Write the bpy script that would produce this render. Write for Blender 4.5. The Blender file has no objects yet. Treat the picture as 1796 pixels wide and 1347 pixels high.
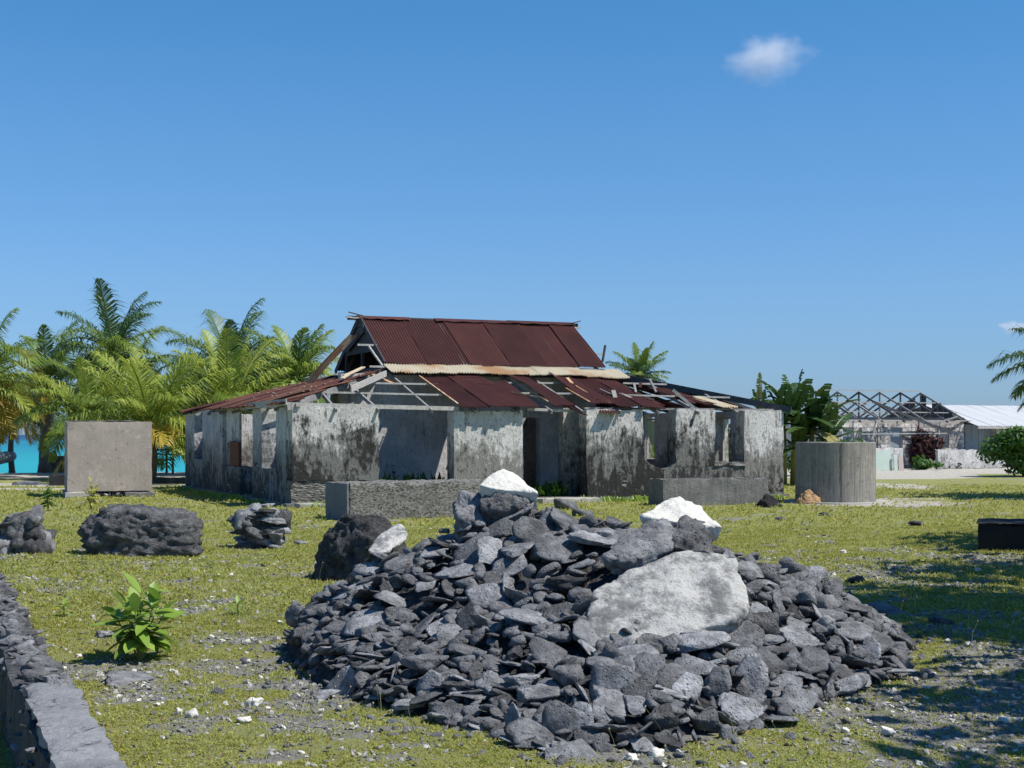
import bpy, bmesh, math, random
import numpy as np
from mathutils import Vector, Matrix, noise
R = math.radians
rnd = random.Random(7)
NP = np.random.RandomState(5)
D = bpy.data
SC = bpy.context.scene
COL = SC.collection

# ------------------------------------------------------------------ camera, sky, sun, exposure
EYE = 1.7
F = 2500.0
cam_d = D.cameras.new('camera'); cam = D.objects.new('camera', cam_d); COL.objects.link(cam)
cam.location = (0, 0, EYE); cam.rotation_euler = (R(90), 0, 0)
cam_d.sensor_width = 36; cam_d.lens = 36 * F / 1796; cam_d.shift_y = 88.5 / 1796
cam_d.clip_end = 30000; cam_d.clip_start = 0.1
SC.camera = cam
SUN_EL = 57.0
sh = Vector((0.94, -0.34, 0)).normalized()
S = Vector((sh.x * math.cos(R(SUN_EL)), sh.y * math.cos(R(SUN_EL)), math.sin(R(SUN_EL))))
W = D.worlds.new('World'); SC.world = W; W.use_nodes = True
wn = W.node_tree.nodes; wl = W.node_tree.links
sky = wn.new('ShaderNodeTexSky'); sky.sky_type = 'NISHITA'; sky.sun_disc = False
sky.sun_elevation = R(SUN_EL); sky.sun_rotation = math.atan2(S.x, S.y)
SKY0, SKY1, SKY2, SKY3 = (.34, .54, 1.05, 1), (.44, .68, 1.06, 1), (.42, .75, 1.08, 1), (.30, .78, 1.12, 1)
sky.air_density = 1.1; sky.dust_density = 0.2; sky.ozone_density = 1.6; sky.altitude = 0
bg = wn['Background']; bg.inputs['Strength'].default_value = 0.105
# the dry, clear blue of a tropical noon: a tint that deepens evenly from the horizon upwards, the same all round
w_tc = wn.new('ShaderNodeTexCoord'); w_xyz = wn.new('ShaderNodeSeparateXYZ'); wl.new(w_tc.outputs['Generated'], w_xyz.inputs[0])
w_r = wn.new('ShaderNodeValToRGB'); wl.new(w_xyz.outputs[2], w_r.inputs[0]); w_r.color_ramp.elements[0].position = 0.0; w_r.color_ramp.elements[0].color = SKY0
w_r.color_ramp.elements[1].position = .34; w_r.color_ramp.elements[1].color = SKY3
w_e = w_r.color_ramp.elements.new(.10); w_e.color = SKY1; w_e = w_r.color_ramp.elements.new(.20); w_e.color = SKY2
w_e = w_r.color_ramp.elements.new(1.0); w_e.color = (.12, .46, .80, 1)
w_m = wn.new('ShaderNodeMix'); w_m.data_type = 'RGBA'; w_m.blend_type = 'MULTIPLY'; w_m.inputs[0].default_value = 1
wl.new(sky.outputs[0], w_m.inputs[6]); wl.new(w_r.outputs[0], w_m.inputs[7]); wl.new(w_m.outputs[2], bg.inputs['Color'])
sun_d = D.lights.new('sun', 'SUN'); sun_d.energy = 5.0; sun_d.angle = R(0.53); sun_d.color = (1.0, 0.955, 0.88)
sun = D.objects.new('sun', sun_d); COL.objects.link(sun); sun.rotation_euler = S.to_track_quat('Z', 'Y').to_euler()
SC.view_settings.view_transform = 'Standard'; SC.view_settings.look = 'None'
SC.view_settings.exposure = 0.17; SC.view_settings.gamma = 1.0
SC.view_settings.use_curve_mapping = False
SC.cycles.max_bounces = 6; SC.cycles.diffuse_bounces = 3; SC.cycles.transparent_max_bounces = 8
SC.cycles.use_denoising = True

# ------------------------------------------------------------------ material helper
class NT:
    def __init__(s, name):
        s.m = D.materials.new(name); s.m.use_nodes = True
        s.t = s.m.node_tree; s.n = s.t.nodes; s.l = s.t.links
        s.b = s.n['Principled BSDF']; s.out = s.n['Material Output']
        s.geo = s.n.new('ShaderNodeNewGeometry'); s.tc = s.n.new('ShaderNodeTexCoord'); s.oi = s.n.new('ShaderNodeObjectInfo')
    def put(s, sock, v):
        if v is None: return
        if isinstance(v, bpy.types.NodeSocket): s.l.new(v, sock)
        else:
            if isinstance(v, tuple) and len(v) == 3 and sock.type == 'RGBA': v = v + (1,)
            sock.default_value = v
    @property
    def pos(s): return s.geo.outputs['Position']
    @property
    def obj(s): return s.tc.outputs['Object']
    @property
    def rand(s): return s.oi.outputs['Random']
    def vmul(s, vec, sc, add=None):
        m = s.n.new('ShaderNodeMapping'); s.put(m.inputs['Vector'], vec); m.inputs['Scale'].default_value = sc
        if add is not None:
            c = s.n.new('ShaderNodeCombineXYZ')
            for i in range(3): s.l.new(add, c.inputs[i])
            v = s.n.new('ShaderNodeVectorMath'); v.operation = 'MULTIPLY_ADD'
            s.l.new(c.outputs[0], v.inputs[0]); v.inputs[1].default_value = (31, 17, 23); s.l.new(m.outputs[0], v.inputs[2])
            return v.outputs[0]
        return m.outputs[0]
    def noise(s, scale, detail=5, rough=.6, vec=None, dist=0):
        n = s.n.new('ShaderNodeTexNoise'); n.inputs['Scale'].default_value = scale
        n.inputs['Detail'].default_value = detail; n.inputs['Roughness'].default_value = rough; n.inputs['Distortion'].default_value = dist
        s.put(n.inputs['Vector'], vec if vec is not None else s.pos)
        return n.outputs['Fac']
    def vor(s, scale, vec=None, feature='F1'):
        n = s.n.new('ShaderNodeTexVoronoi'); n.feature = feature; n.inputs['Scale'].default_value = scale
        s.put(n.inputs['Vector'], vec if vec is not None else s.pos)
        return n.outputs['Distance']
    def math(s, op, a, b=None, clamp=False):
        n = s.n.new('ShaderNodeMath'); n.operation = op; n.use_clamp = clamp
        s.put(n.inputs[0], a)
        if b is not None: s.put(n.inputs[1], b)
        return n.outputs[0]
    def rng(s, v, a, b, c=0.0, d=1.0, smooth=True):
        n = s.n.new('ShaderNodeMapRange'); n.interpolation_type = 'SMOOTHSTEP' if smooth else 'LINEAR'
        s.put(n.inputs[0], v)
        for i, x in enumerate((a, b, c, d)): n.inputs[i + 1].default_value = x
        return n.outputs[0]
    def mix(s, f, a, b, mode='MIX'):
        n = s.n.new('ShaderNodeMix'); n.data_type = 'RGBA'; n.blend_type = mode
        s.put(n.inputs[0], f); s.put(n.inputs[6], a); s.put(n.inputs[7], b)
        return n.outputs[2]
    def attr(s, name):
        n = s.n.new('ShaderNodeAttribute'); n.attribute_name = name; return n.outputs['Fac']
    def xyz(s, v=None):
        n = s.n.new('ShaderNodeSeparateXYZ'); s.put(n.inputs[0], v if v is not None else s.pos); return n.outputs
    def done(s, color, rough=.85, bump=None, dist=.02, strength=1.0, spec=.25, metal=0):
        s.put(s.b.inputs['Base Color'], color); s.put(s.b.inputs['Roughness'], rough)
        s.put(s.b.inputs['Specular IOR Level'], spec); s.put(s.b.inputs['Metallic'], metal)
        if bump is not None:
            n = s.n.new('ShaderNodeBump'); n.inputs['Distance'].default_value = dist; n.inputs['Strength'].default_value = strength
            s.put(n.inputs['Height'], bump); s.l.new(n.outputs[0], s.b.inputs['Normal'])
        return s.m
    def leafy(s, color, trans=.35, rough=.45, spec=.4):
        s.put(s.b.inputs['Base Color'], color); s.put(s.b.inputs['Roughness'], rough); s.put(s.b.inputs['Specular IOR Level'], spec)
        tr = s.n.new('ShaderNodeBsdfTranslucent'); s.put(tr.inputs['Color'], color)
        mx = s.n.new('ShaderNodeMixShader'); mx.inputs[0].default_value = trans
        s.l.new(s.b.outputs[0], mx.inputs[1]); s.l.new(tr.outputs[0], mx.inputs[2]); s.l.new(mx.outputs[0], s.out.inputs['Surface'])
        return s.m

M = {}
def plaster(name, white, dark, bias, zbias=.12, zmid=1.2, mid=(.2, .2, .195)):
    t = NT(name)
    z = t.xyz()[2]
    big = t.noise(.9, 5, .62, t.vmul(t.pos, (1, 1, 1), t.rand))
    mot = t.noise(5.5, 8, .75, t.vmul(t.pos, (1.2, 1.2, .8), t.rand))
    st = t.noise(3.0, 6, .7, t.vmul(t.pos, (2.6, 2.6, .5), t.rand))
    sp = t.noise(17, 6, .8, t.vmul(t.pos, (1.2, 1.2, .6)))
    a = t.math('ADD', t.math('MULTIPLY', big, 1.0), t.math('MULTIPLY', mot, .9))
    a = t.math('ADD', a, t.math('MULTIPLY', st, .8)); a = t.math('ADD', a, t.math('MULTIPLY', sp, .5))
    zz = t.math('MULTIPLY', t.math('SUBTRACT', zmid, z), zbias * 2)
    a = t.math('ADD', a, zz)
    a2 = t.math('ADD', a, t.math('MULTIPLY', t.math('SUBTRACT', 1.75, z), zbias * 2.6))
    half = t.rng(a2, 1.42 + bias, 1.68 + bias)
    full = t.rng(a, 1.58 + bias, 1.78 + bias, 0, .93)
    wv = t.mix(t.rng(t.noise(1.7, 6, .7), .35, .65), white, tuple(c * .72 for c in white))
    c = t.mix(half, wv, mid); c = t.mix(full, c, dark)
    pk = t.math('MULTIPLY', t.rng(sp, .56, .62), .75); c = t.mix(pk, c, dark)
    rr = t.rng(t.noise(2.4, 4, .6, t.vmul(t.pos, (2, 2, .4))), .66, .8, 0, .35); c = t.mix(rr, c, (.3, .2, .12))
    dr_ = t.noise(4.0, 6, .7, t.vmul(t.pos, (2.6, 2.6, .34), t.rand)); dr_ = t.math('MULTIPLY', t.rng(dr_, .55, .64), t.rng(z, .7, 2.2, .2, .75))
    c = t.mix(t.math('MULTIPLY', dr_, t.rng(mot, .4, .55)), c, dark)
    # patches where the render has come away from the coral masonry
    gone = t.math('ADD', t.noise(1.3, 6, .62, t.vmul(t.pos, (1, 1, 1.3), t.rand)), t.math('MULTIPLY', t.math('SUBTRACT', .9, z), .09))
    gone = t.rng(gone, .645, .67)
    vv_ = t.vor(8, t.vmul(t.pos, (1, 1, 2.0))); rb_ = t.noise(16, 6, .75)
    rc = t.mix(t.rng(rb_, .35, .62), (.09, .085, .078), (.40, .38, .34)); rc = t.mix(t.rng(vv_, .42, .6), rc, (.04, .04, .038))
    c = t.mix(gone, c, rc)
    h = t.math('ADD', t.math('MULTIPLY', sp, .6), t.math('MULTIPLY', mot, 1.2))
    h = t.math('SUBTRACT', h, t.math('MULTIPLY', gone, t.math('ADD', vv_, 1.0)))
    return t.done(c, .92, h, .035, .85, .15)
M['plaster'] = plaster('mouldy_plaster', (.70, .68, .64), (.028, .028, .026), -.05, .09, 1.2, (.19, .188, .175))
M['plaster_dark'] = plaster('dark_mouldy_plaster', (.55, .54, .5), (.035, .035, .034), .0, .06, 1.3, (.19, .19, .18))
M['plaster_white'] = plaster('whitewashed_plaster', (.68, .665, .63), (.06, .06, .055), .03, .08, 1.0, (.25, .24, .22))
M['inner'] = plaster('grey_white_inner_plaster', (.62, .60, .585), (.12, .12, .115), .46, .05, 1.0, (.40, .39, .38))
M['plaster_side'] = plaster('streaked_side_plaster', (.58, .585, .58), (.05, .05, .05), .03, .10, 1.2, (.25, .25, .25))
M['lime_ruin'] = plaster('limewashed_blockwork', (.68, .66, .63), (.08, .075, .072), .16, .0, 1.0, (.32, .30, .29))

def rockmat(name, base, light, bumpd=.03, whitefrac=.66):
    t = NT(name)
    v = t.vmul(t.pos, (1, 1, 1), t.rand)
    n1 = t.noise(7, 8, .7, v); n2 = t.noise(38, 5, .7, v); n3 = t.noise(2.2, 4, .6, v)
    c = t.mix(t.rng(n1, .35, .68), base, light)
    c = t.mix(t.rng(n2, .42, .75, 0, .5), c, tuple(x * .42 for x in base))
    c = t.mix(t.rng(n2, .62, .78, 0, .6), c, tuple(min(1, x * 2.0) for x in light))
    tint = t.math('MULTIPLY_ADD', t.rand, 1.05); tint.node.inputs[2].default_value = .55
    br = t.n.new('ShaderNodeHueSaturation'); t.put(br.inputs['Color'], c); t.put(br.inputs['Value'], tint); c = br.outputs[0]
    c = t.mix(t.rng(n3, whitefrac, whitefrac + .08, 0, .8), c, (.42, .41, .385))
    pits = t.rng(t.vor(34, v), .05, .34)
    h = t.math('ADD', t.math('MULTIPLY', n1, 1.4), t.math('MULTIPLY', n2, .5)); h = t.math('ADD', h, t.math('MULTIPLY', pits, .35))
    return t.done(c, .9, h, bumpd, .9, .25)
M['rock'] = rockmat('grey_coral_stone', (.13, .132, .138), (.33, .335, .347), .04, .70)
M['rock_dark'] = rockmat('dark_pitted_rock', (.08, .08, .083), (.24, .242, .245), .10, .72)
M['wallstone'] = rockmat('weathered_wall_stone', (.10, .10, .105), (.23, .23, .235), .03, .66)
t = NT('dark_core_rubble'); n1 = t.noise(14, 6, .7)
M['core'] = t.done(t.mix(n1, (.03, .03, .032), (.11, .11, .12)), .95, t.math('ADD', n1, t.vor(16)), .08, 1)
t = NT('whitewashed_rock'); n1 = t.noise(3.2, 9, .74); n2 = t.noise(26, 6, .75)
c = t.mix(t.rng(n1, .43, .59), (.58, .57, .54), (.21, .21, .205)); c = t.mix(t.rng(n2, .56, .66, 0, .75), c, (.17, .17, .17))
M['whiterock'] = t.done(c, .85, t.math('ADD', n1, t.math('MULTIPLY', n2, .5)), .05, 1)
t = NT('bleached_white_coral'); n1 = t.noise(6, 6, .7); n2 = t.noise(34, 4, .7)
c = t.mix(t.rng(n2, .62, .74), (.66, .64, .58), (.27, .26, .24)); c = t.mix(t.rng(n1, .63, .7), c, (.5, .47, .4))
M['bleached'] = t.done(c, .85, t.math('ADD', n1, t.math('MULTIPLY', n2, .5)), .03, .8)
t = NT('tan_rock'); n1 = t.noise(6, 6, .7)
M['tan'] = t.done(t.mix(t.rng(n1, .35, .68), (.52, .33, .17), (.2, .13, .08)), .9, n1, .05, 1)

def concrete(name, a, b, dark, streak=.0, bd=.012, pits=.5):
    t = NT(name)
    n1 = t.noise(1.6, 7, .65); n2 = t.noise(30, 4, .7); st = t.noise(4, 5, .6, t.vmul(t.pos, (7, 7, .25)))
    c = t.mix(t.rng(n1, .3, .7), a, b); c = t.mix(t.rng(n2, .35, .75, 0, .35), c, dark)
    c = t.mix(t.rng(st, .42, .66, 0, streak), c, dark)
    pn = t.noise(5, 8, .85, None, .8); c = t.mix(t.rng(pn, .555, .61, 0, pits), c, tuple(x * .45 for x in dark)); c = t.mix(t.rng(t.noise(2.6, 7, .8), .55, .63, 0, pits * .6), c, tuple(min(1, x * 1.5) for x in a))
    return t.done(c, .9, t.math('ADD', t.math('MULTIPLY', n1, 1.0), t.math('MULTIPLY', n2, .4)), bd, 1, .2)
M['concrete_box'] = concrete('taupe_concrete', (.45, .385, .335), (.37, .32, .28), (.2, .18, .16), .12)
M['concrete_tank'] = concrete('board_marked_concrete', (.36, .33, .28), (.25, .24, .215), (.12, .115, .105), .6)
M['concrete_rough'] = concrete('rough_grey_concrete', (.26, .255, .235), (.19, .185, .175), (.05, .05, .05), .3, .06)
M['cement'] = concrete('smooth_grey_cement', (.165, .17, .185), (.22, .225, .24), (.07, .07, .075), .1, .02)
M['cement_old'] = concrete('worn_cement_capping', (.20, .205, .215), (.30, .30, .31), (.09, .09, .092), .1, .05, .9)
M['slab'] = concrete('pale_concrete_slab', (.46, .44, .39), (.36, .35, .31), (.2, .19, .17), .1)
M['wallbody'] = concrete('dark_weathered_masonry', (.07, .07, .075), (.12, .12, .125), (.03, .03, .03), .7, .06)
t = NT('rough_lower_masonry'); n1 = t.noise(7, 8, .8, t.vmul(t.pos, (1, 1, 2.2))); n2 = t.noise(30, 4, .7); v = t.vor(9, t.vmul(t.pos, (1, 1, 2.6)))
c = t.mix(t.rng(n1, .36, .62), (.07, .07, .065), (.36, .345, .31)); c = t.mix(t.rng(n2, .5, .7, 0, .6), c, (.06, .06, .055))
M['rubblewall'] = t.done(c, .95, t.math('ADD', n1, v), .09, 1)

t = NT('pitted_low_block'); n1 = t.noise(16, 7, .8, t.vmul(t.pos, (1, 1, 1.8))); n2 = t.noise(2, 5, .7)
c = t.mix(t.rng(n1, .40, .56), (.05, .05, .047), (.33, .32, .29)); c = t.mix(t.rng(n2, .5, .7, 0, .5), c, (.16, .155, .14))
M['blockrough'] = t.done(c, .95, n1, .07, 1)

def rust(name, a, b, pale, pf):
    t = NT(name)
    n1 = t.noise(1.4, 6, .6, t.vmul(t.pos, (1, 1, 1), t.rand)); n2 = t.noise(22, 5, .7)
    c = t.mix(t.rng(n1, .32, .66), a, b); c = t.mix(t.rng(n2, .4, .72, 0, .5), c, tuple(x * .45 for x in a))
    c = t.mix(t.rng(t.noise(3.4, 6, .75), pf, pf + .06, 0, .8), c, pale)
    hs = t.n.new('ShaderNodeHueSaturation'); t.put(hs.inputs['Color'], c)
    tv = t.math('MULTIPLY_ADD', t.rand, .5); tv.node.inputs[2].default_value = .75; t.put(hs.inputs['Value'], tv)
    return t.done(hs.outputs[0], .75, n2, .004, .6, .25)
M['rust'] = rust('maroon_rusted_iron', (.062, .022, .020), (.088, .030, .026), (.24, .10, .06), .74)
M['rust_light'] = rust('orange_rusted_iron', (.40, .18, .08), (.55, .34, .19), (.62, .52, .4), .52)
t = NT('pale_galvanised_iron'); n1 = t.noise(1.1, 5, .6, t.vmul(t.pos, (1, 1, 1))); n2 = t.noise(14, 4, .7)
c = t.mix(t.rng(n1, .48, .68), (.58, .52, .38), (.46, .28, .14)); c = t.mix(t.rng(n2, .55, .75, 0, .6), c, (.38, .2, .1))
M['galv'] = t.done(c, .6, n2, .003, .5, .3)
M['rust_far'] = rust('dull_brown_iron', (.10, .04, .03), (.16, .075, .05), (.35, .3, .24), .60)

def wood(name, a, b, scale=(1.5, 1.5, 1.5)):
    t = NT(name); n1 = t.noise(9, 6, .7, t.vmul(t.obj, scale, t.rand)); n2 = t.noise(2, 3)
    return t.done(t.mix(t.rng(n1, .3, .7), a, b), .85, n1, .006, .7, .2)
M['wood'] = wood('weathered_grey_timber', (.34, .33, .31), (.16, .155, .15))
M['wood_white'] = wood('bleached_timber', (.52, .50, .46), (.30, .29, .27))
M['wood_dark'] = wood('dark_grey_boards', (.05, .053, .06), (.095, .10, .11))
M['wood_pale'] = wood('raw_pale_timber', (.62, .52, .36), (.5, .4, .27))
M['wood_brown'] = wood('brown_board', (.20, .085, .05), (.13, .055, .035))
t = NT('painted_white_iron'); n1 = t.noise(.8, 4); M['whiteroof'] = t.done(t.mix(n1, (.66, .67, .68), (.55, .56, .57)), .6, n1, .005, .5)
t = NT('blue_grey_paint'); n1 = t.noise(3, 4); M['bluegrey'] = t.done(t.mix(n1, (.27, .32, .36), (.19, .23, .27)), .8)
t = NT('pale_green_paint'); n1 = t.noise(3, 5); M['palegreen'] = t.done(t.mix(n1, (.60, .70, .60), (.42, .5, .43)), .8)
t = NT('pale_pink_paint'); n1 = t.noise(3, 5); M['pink'] = t.done(t.mix(n1, (.58, .46, .42), (.42, .34, .31)), .8)
t = NT('curtain_cloth'); n1 = t.noise(6, 3); M['curtain'] = t.leafy(t.mix(n1, (.55, .62, .40), (.42, .5, .33)), .3, .9)
t = NT('black_and_shade'); n1 = t.noise(2.5, 6); M['blackbox'] = t.done(t.mix(t.rng(n1, .6, .75), (.022, .021, .022), (.12, .12, .12)), .9, n1, .03, 1)  # near-black; also carries the low box's tree shade and the water box gap
t = NT('grey_boat_rubber'); M['boat'] = t.done((.30, .33, .36), .5)
t = NT('far_concrete_block'); n1 = t.noise(4, 5, .7, t.vmul(t.pos, (1, 1, 1), t.rand)); 
c = t.mix(t.rng(n1, .40, .62), (.62, .585, .55), (.22, .205, .195)); hs = t.n.new('ShaderNodeHueSaturation'); t.put(hs.inputs['Color'], c)
tv = t.math('MULTIPLY_ADD', t.rand, .75); tv.node.inputs[2].default_value = .55; t.put(hs.inputs['Value'], tv)
M['block'] = t.done(hs.outputs[0], .92, n1, .02, .6)
t = NT('pale_lime_mortar'); M['mortar'] = t.done(t.mix(t.noise(5, 4), (.30, .28, .26), (.45, .43, .4)), .95)

def leafmat(name, a, b, trans=.35, vary=.6):
    t = NT(name); n1 = t.noise(1.6, 3, .6, t.vmul(t.pos, (1, 1, 1), t.rand)); n2 = t.noise(9, 3)
    f = t.math('ADD', t.math('MULTIPLY', t.rng(n1, .3, .7), .5), t.math('MULTIPLY', t.rand, .5))
    c = t.mix(f, a, b); c = t.mix(t.rng(n2, .5, .8, 0, .35), c, tuple(x * .6 for x in a))
    return t.leafy(c, trans)
M['palm_green'] = leafmat('palm_green_leaf', (.09, .17, .03), (.27, .35, .055), .35)
M['palm_blue'] = leafmat('palm_deep_green_leaf', (.06, .125, .05), (.13, .21, .085), .28)
M['palm_lime'] = leafmat('palm_lime_leaf', (.21, .31, .045), (.40, .44, .08), .38)
M['palm_gold'] = leafmat('palm_golden_leaf', (.38, .27, .04), (.46, .36, .06), .35)
M['palm_dry'] = leafmat('palm_dry_leaf', (.38, .15, .03), (.42, .22, .06), .2)
M['banana'] = leafmat('banana_leaf', (.035, .085, .022), (.085, .15, .035), .28)
M['banana_old'] = leafmat('old_banana_leaf', (.30, .28, .05), (.38, .33, .16), .25)
M['shrub'] = leafmat('shrub_leaf', (.045, .12, .02), (.10, .20, .03), .3)
M['lushleaf'] = leafmat('glossy_plant_leaf', (.17, .30, .035), (.32, .44, .08), .32)
M['croton'] = leafmat('maroon_croton_leaf', (.07, .03, .03), (.14, .06, .05), .2)
M['yellowleaf'] = leafmat('yellow_flower_leaf', (.30, .33, .05), (.5, .45, .07), .3)
M['treeleaf'] = leafmat('broad_tree_leaf', (.04, .09, .02), (.07, .13, .03), .25)
t = NT('palm_bark'); n1 = t.noise(6, 5, .6, t.vmul(t.pos, (1, 1, 4))); M['bark'] = t.done(t.mix(n1, (.22, .19, .16), (.09, .08, .07)), .9, n1, .04, 1)
t = NT('green_stalk'); M['stalk'] = t.done(t.mix(t.noise(4), (.22, .26, .08), (.32, .30, .10)), .6)

# ------------------------------------------------------------------ object helpers
def tag(o, label=None, cat=None, group=None, kind=None):
    if label: o['label'] = label
    if cat: o['category'] = cat
    if cat and not kind: kind = 'thing'
    if group: o['group'] = group
    if kind: o['kind'] = kind
    return o
def empty(name, loc=(0, 0, 0), rz=0.0, **k):
    o = D.objects.new(name, None); COL.objects.link(o); o.location = loc; o.rotation_euler = (0, 0, rz); o.empty_display_size = .2
    return tag(o, **k)
def link(name, me, mat, parent=None, loc=None, rot=None, scale=None, **k):
    o = D.objects.new(name, me); COL.objects.link(o)
    if mat is not None:
        if not me.materials: me.materials.append(mat)
        elif me.materials[0] != mat:
            o.material_slots[0].link = 'OBJECT'; o.material_slots[0].material = mat
    if parent: o.parent = parent
    if loc is not None: o.location = loc
    if rot is not None: o.rotation_euler = rot
    if scale is not None: o.scale = scale
    return tag(o, **k)
def npmesh(name, verts, faces, smooth=False, attrs=None):
    """verts (N,3) array, faces (K,n) array of equal sized faces"""
    me = D.meshes.new(name); faces = np.asarray(faces, dtype=np.int32); verts = np.asarray(verts, dtype=np.float32)
    k, n = faces.shape
    me.vertices.add(len(verts)); me.vertices.foreach_set('co', verts.ravel())
    me.loops.add(k * n); me.loops.foreach_set('vertex_index', faces.ravel())
    me.polygons.add(k); me.polygons.foreach_set('loop_start', np.arange(0, k * n, n, dtype=np.int32))
    try: me.polygons.foreach_set('loop_total', np.full(k, n, dtype=np.int32))
    except Exception: pass
    if smooth: me.polygons.foreach_set('use_smooth', np.ones(k, dtype=bool))
    else: me.polygons.foreach_set('use_smooth', np.zeros(k, dtype=bool))
    me.update(calc_edges=True)
    for an, av in (attrs or {}).items():
        a = me.attributes.new(an, 'FLOAT', 'POINT'); a.data.foreach_set('value', np.asarray(av, dtype=np.float32))
    me.validate()
    return me
class MB:
    def __init__(s): s.v = []; s.f = []
    def box(s, a, b):
        (x0, y0, z0), (x1, y1, z1) = a, b; o = len(s.v)
        s.v += [(x0, y0, z0), (x1, y0, z0), (x1, y1, z0), (x0, y1, z0), (x0, y0, z1), (x1, y0, z1), (x1, y1, z1), (x0, y1, z1)]
        s.f += [tuple(o + i for i in q) for q in ((0, 3, 2, 1), (4, 5, 6, 7), (0, 1, 5, 4), (1, 2, 6, 5), (2, 3, 7, 6), (3, 0, 4, 7))]
        return s
    def bar(s, p, q, w, h, up=(0, 0, 1)):
        p = Vector(p); q = Vector(q); d = (q - p).normalized(); up = Vector(up)
        if abs(d.dot(up)) > .98: up = Vector((0, 1, 0))
        x = d.cross(up).normalized(); y = x.cross(d).normalized(); o = len(s.v)
        for c in (p, q):
            for sx, sy in ((-1, -1), (1, -1), (1, 1), (-1, 1)): s.v.append(tuple(c + x * sx * w / 2 + y * sy * h / 2))
        s.f += [tuple(o + i for i in t_) for t_ in ((0, 1, 2, 3), (7, 6, 5, 4), (0, 4, 5, 1), (1, 5, 6, 2), (2, 6, 7, 3), (3, 7, 4, 0))]
        return s
    def tube(s, pts, rad, n=8, cap=True):
        pts = [Vector(p) for p in pts]; o = len(s.v)
        for i, p in enumerate(pts):
            d = (pts[min(i + 1, len(pts) - 1)] - pts[max(i - 1, 0)]).normalized()
            ref = Vector((0, 0, 1)) if abs(d.z) < .9 else Vector((1, 0, 0))
            x = d.cross(ref).normalized(); y = x.cross(d); r = rad[i] if isinstance(rad, (list, tuple)) else rad
            for k in range(n):
                a = 2 * math.pi * k / n; s.v.append(tuple(p + x * math.cos(a) * r + y * math.sin(a) * r))
        for i in range(len(pts) - 1):
            for k in range(n):
                a = o + i * n + k; b = o + i * n + (k + 1) % n; s.f.append((a, b, b + n, a + n))
        if cap:
            s.f.append(tuple(o + k for k in range(n))[::-1]); s.f.append(tuple(o + (len(pts) - 1) * n + k for k in range(n)))
        return s
    def mesh(s, name, smooth=False):
        me = D.meshes.new(name); me.from_pydata(s.v, [], s.f); me.update()
        bm = bmesh.new(); bm.from_mesh(me); bmesh.ops.recalc_face_normals(bm, faces=bm.faces); bm.to_mesh(me); bm.free()
        if smooth: me.polygons.foreach_set('use_smooth', [True] * len(me.polygons))
        return me
    def build(s, name, mat, parent=None, smooth=False, **k): return link(name, s.mesh(name, smooth), mat, parent, **k)
def poly_block(name, pts, v0, v1, mat, parent, jit=.012, step=.11, seed=0, axis='u', rough=.0, **k):
    """a wall piece: outline pts (a,z) extruded from v0 to v1 with a worn uneven edge; the face is a relief grid when rough"""
    r = random.Random(seed + int(abs(pts[0][0]) * 100)); out = []
    n = len(pts)
    for i in range(n):
        a = Vector(pts[i]); b = Vector(pts[(i + 1) % n]); L = (b - a).length; m = max(1, int(L / step))
        d = (b - a).normalized() if L > 0 else Vector((1, 0)); nn = Vector((-d.y, d.x))
        for j in range(m):
            p = a + (b - a) * j / m
            o = nn * r.uniform(-jit, jit) + nn * jit * 1.6 * noise.noise((p.x * 2.3 + seed, p.y * 2.3, seed))
            out.append(p + o if j else p + Vector((r.uniform(-1, 1), r.uniform(-1, 1))) * jit)
    bm = bmesh.new()
    def P(q, v): return (q.x, v, q.y) if axis == 'u' else (v, q.x, q.y)
    fr = [bm.verts.new(P(q, v0 + r.uniform(-.3, .3) * jit)) for q in out]; bk = [bm.verts.new(P(q, v1)) for q in out]
    f0 = bm.faces.new(fr); f1 = bm.faces.new(bk[::-1])
    for i in range(len(out)):
        j = (i + 1) % len(out); bm.faces.new((fr[j], fr[i], bk[i], bk[j]))
    bmesh.ops.triangulate(bm, faces=[f0, f1]); bmesh.ops.recalc_face_normals(bm, faces=bm.faces)
    me = D.meshes.new(name); bm.to_mesh(me); bm.free()
    return link(name, me, mat, parent, **k)
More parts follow.
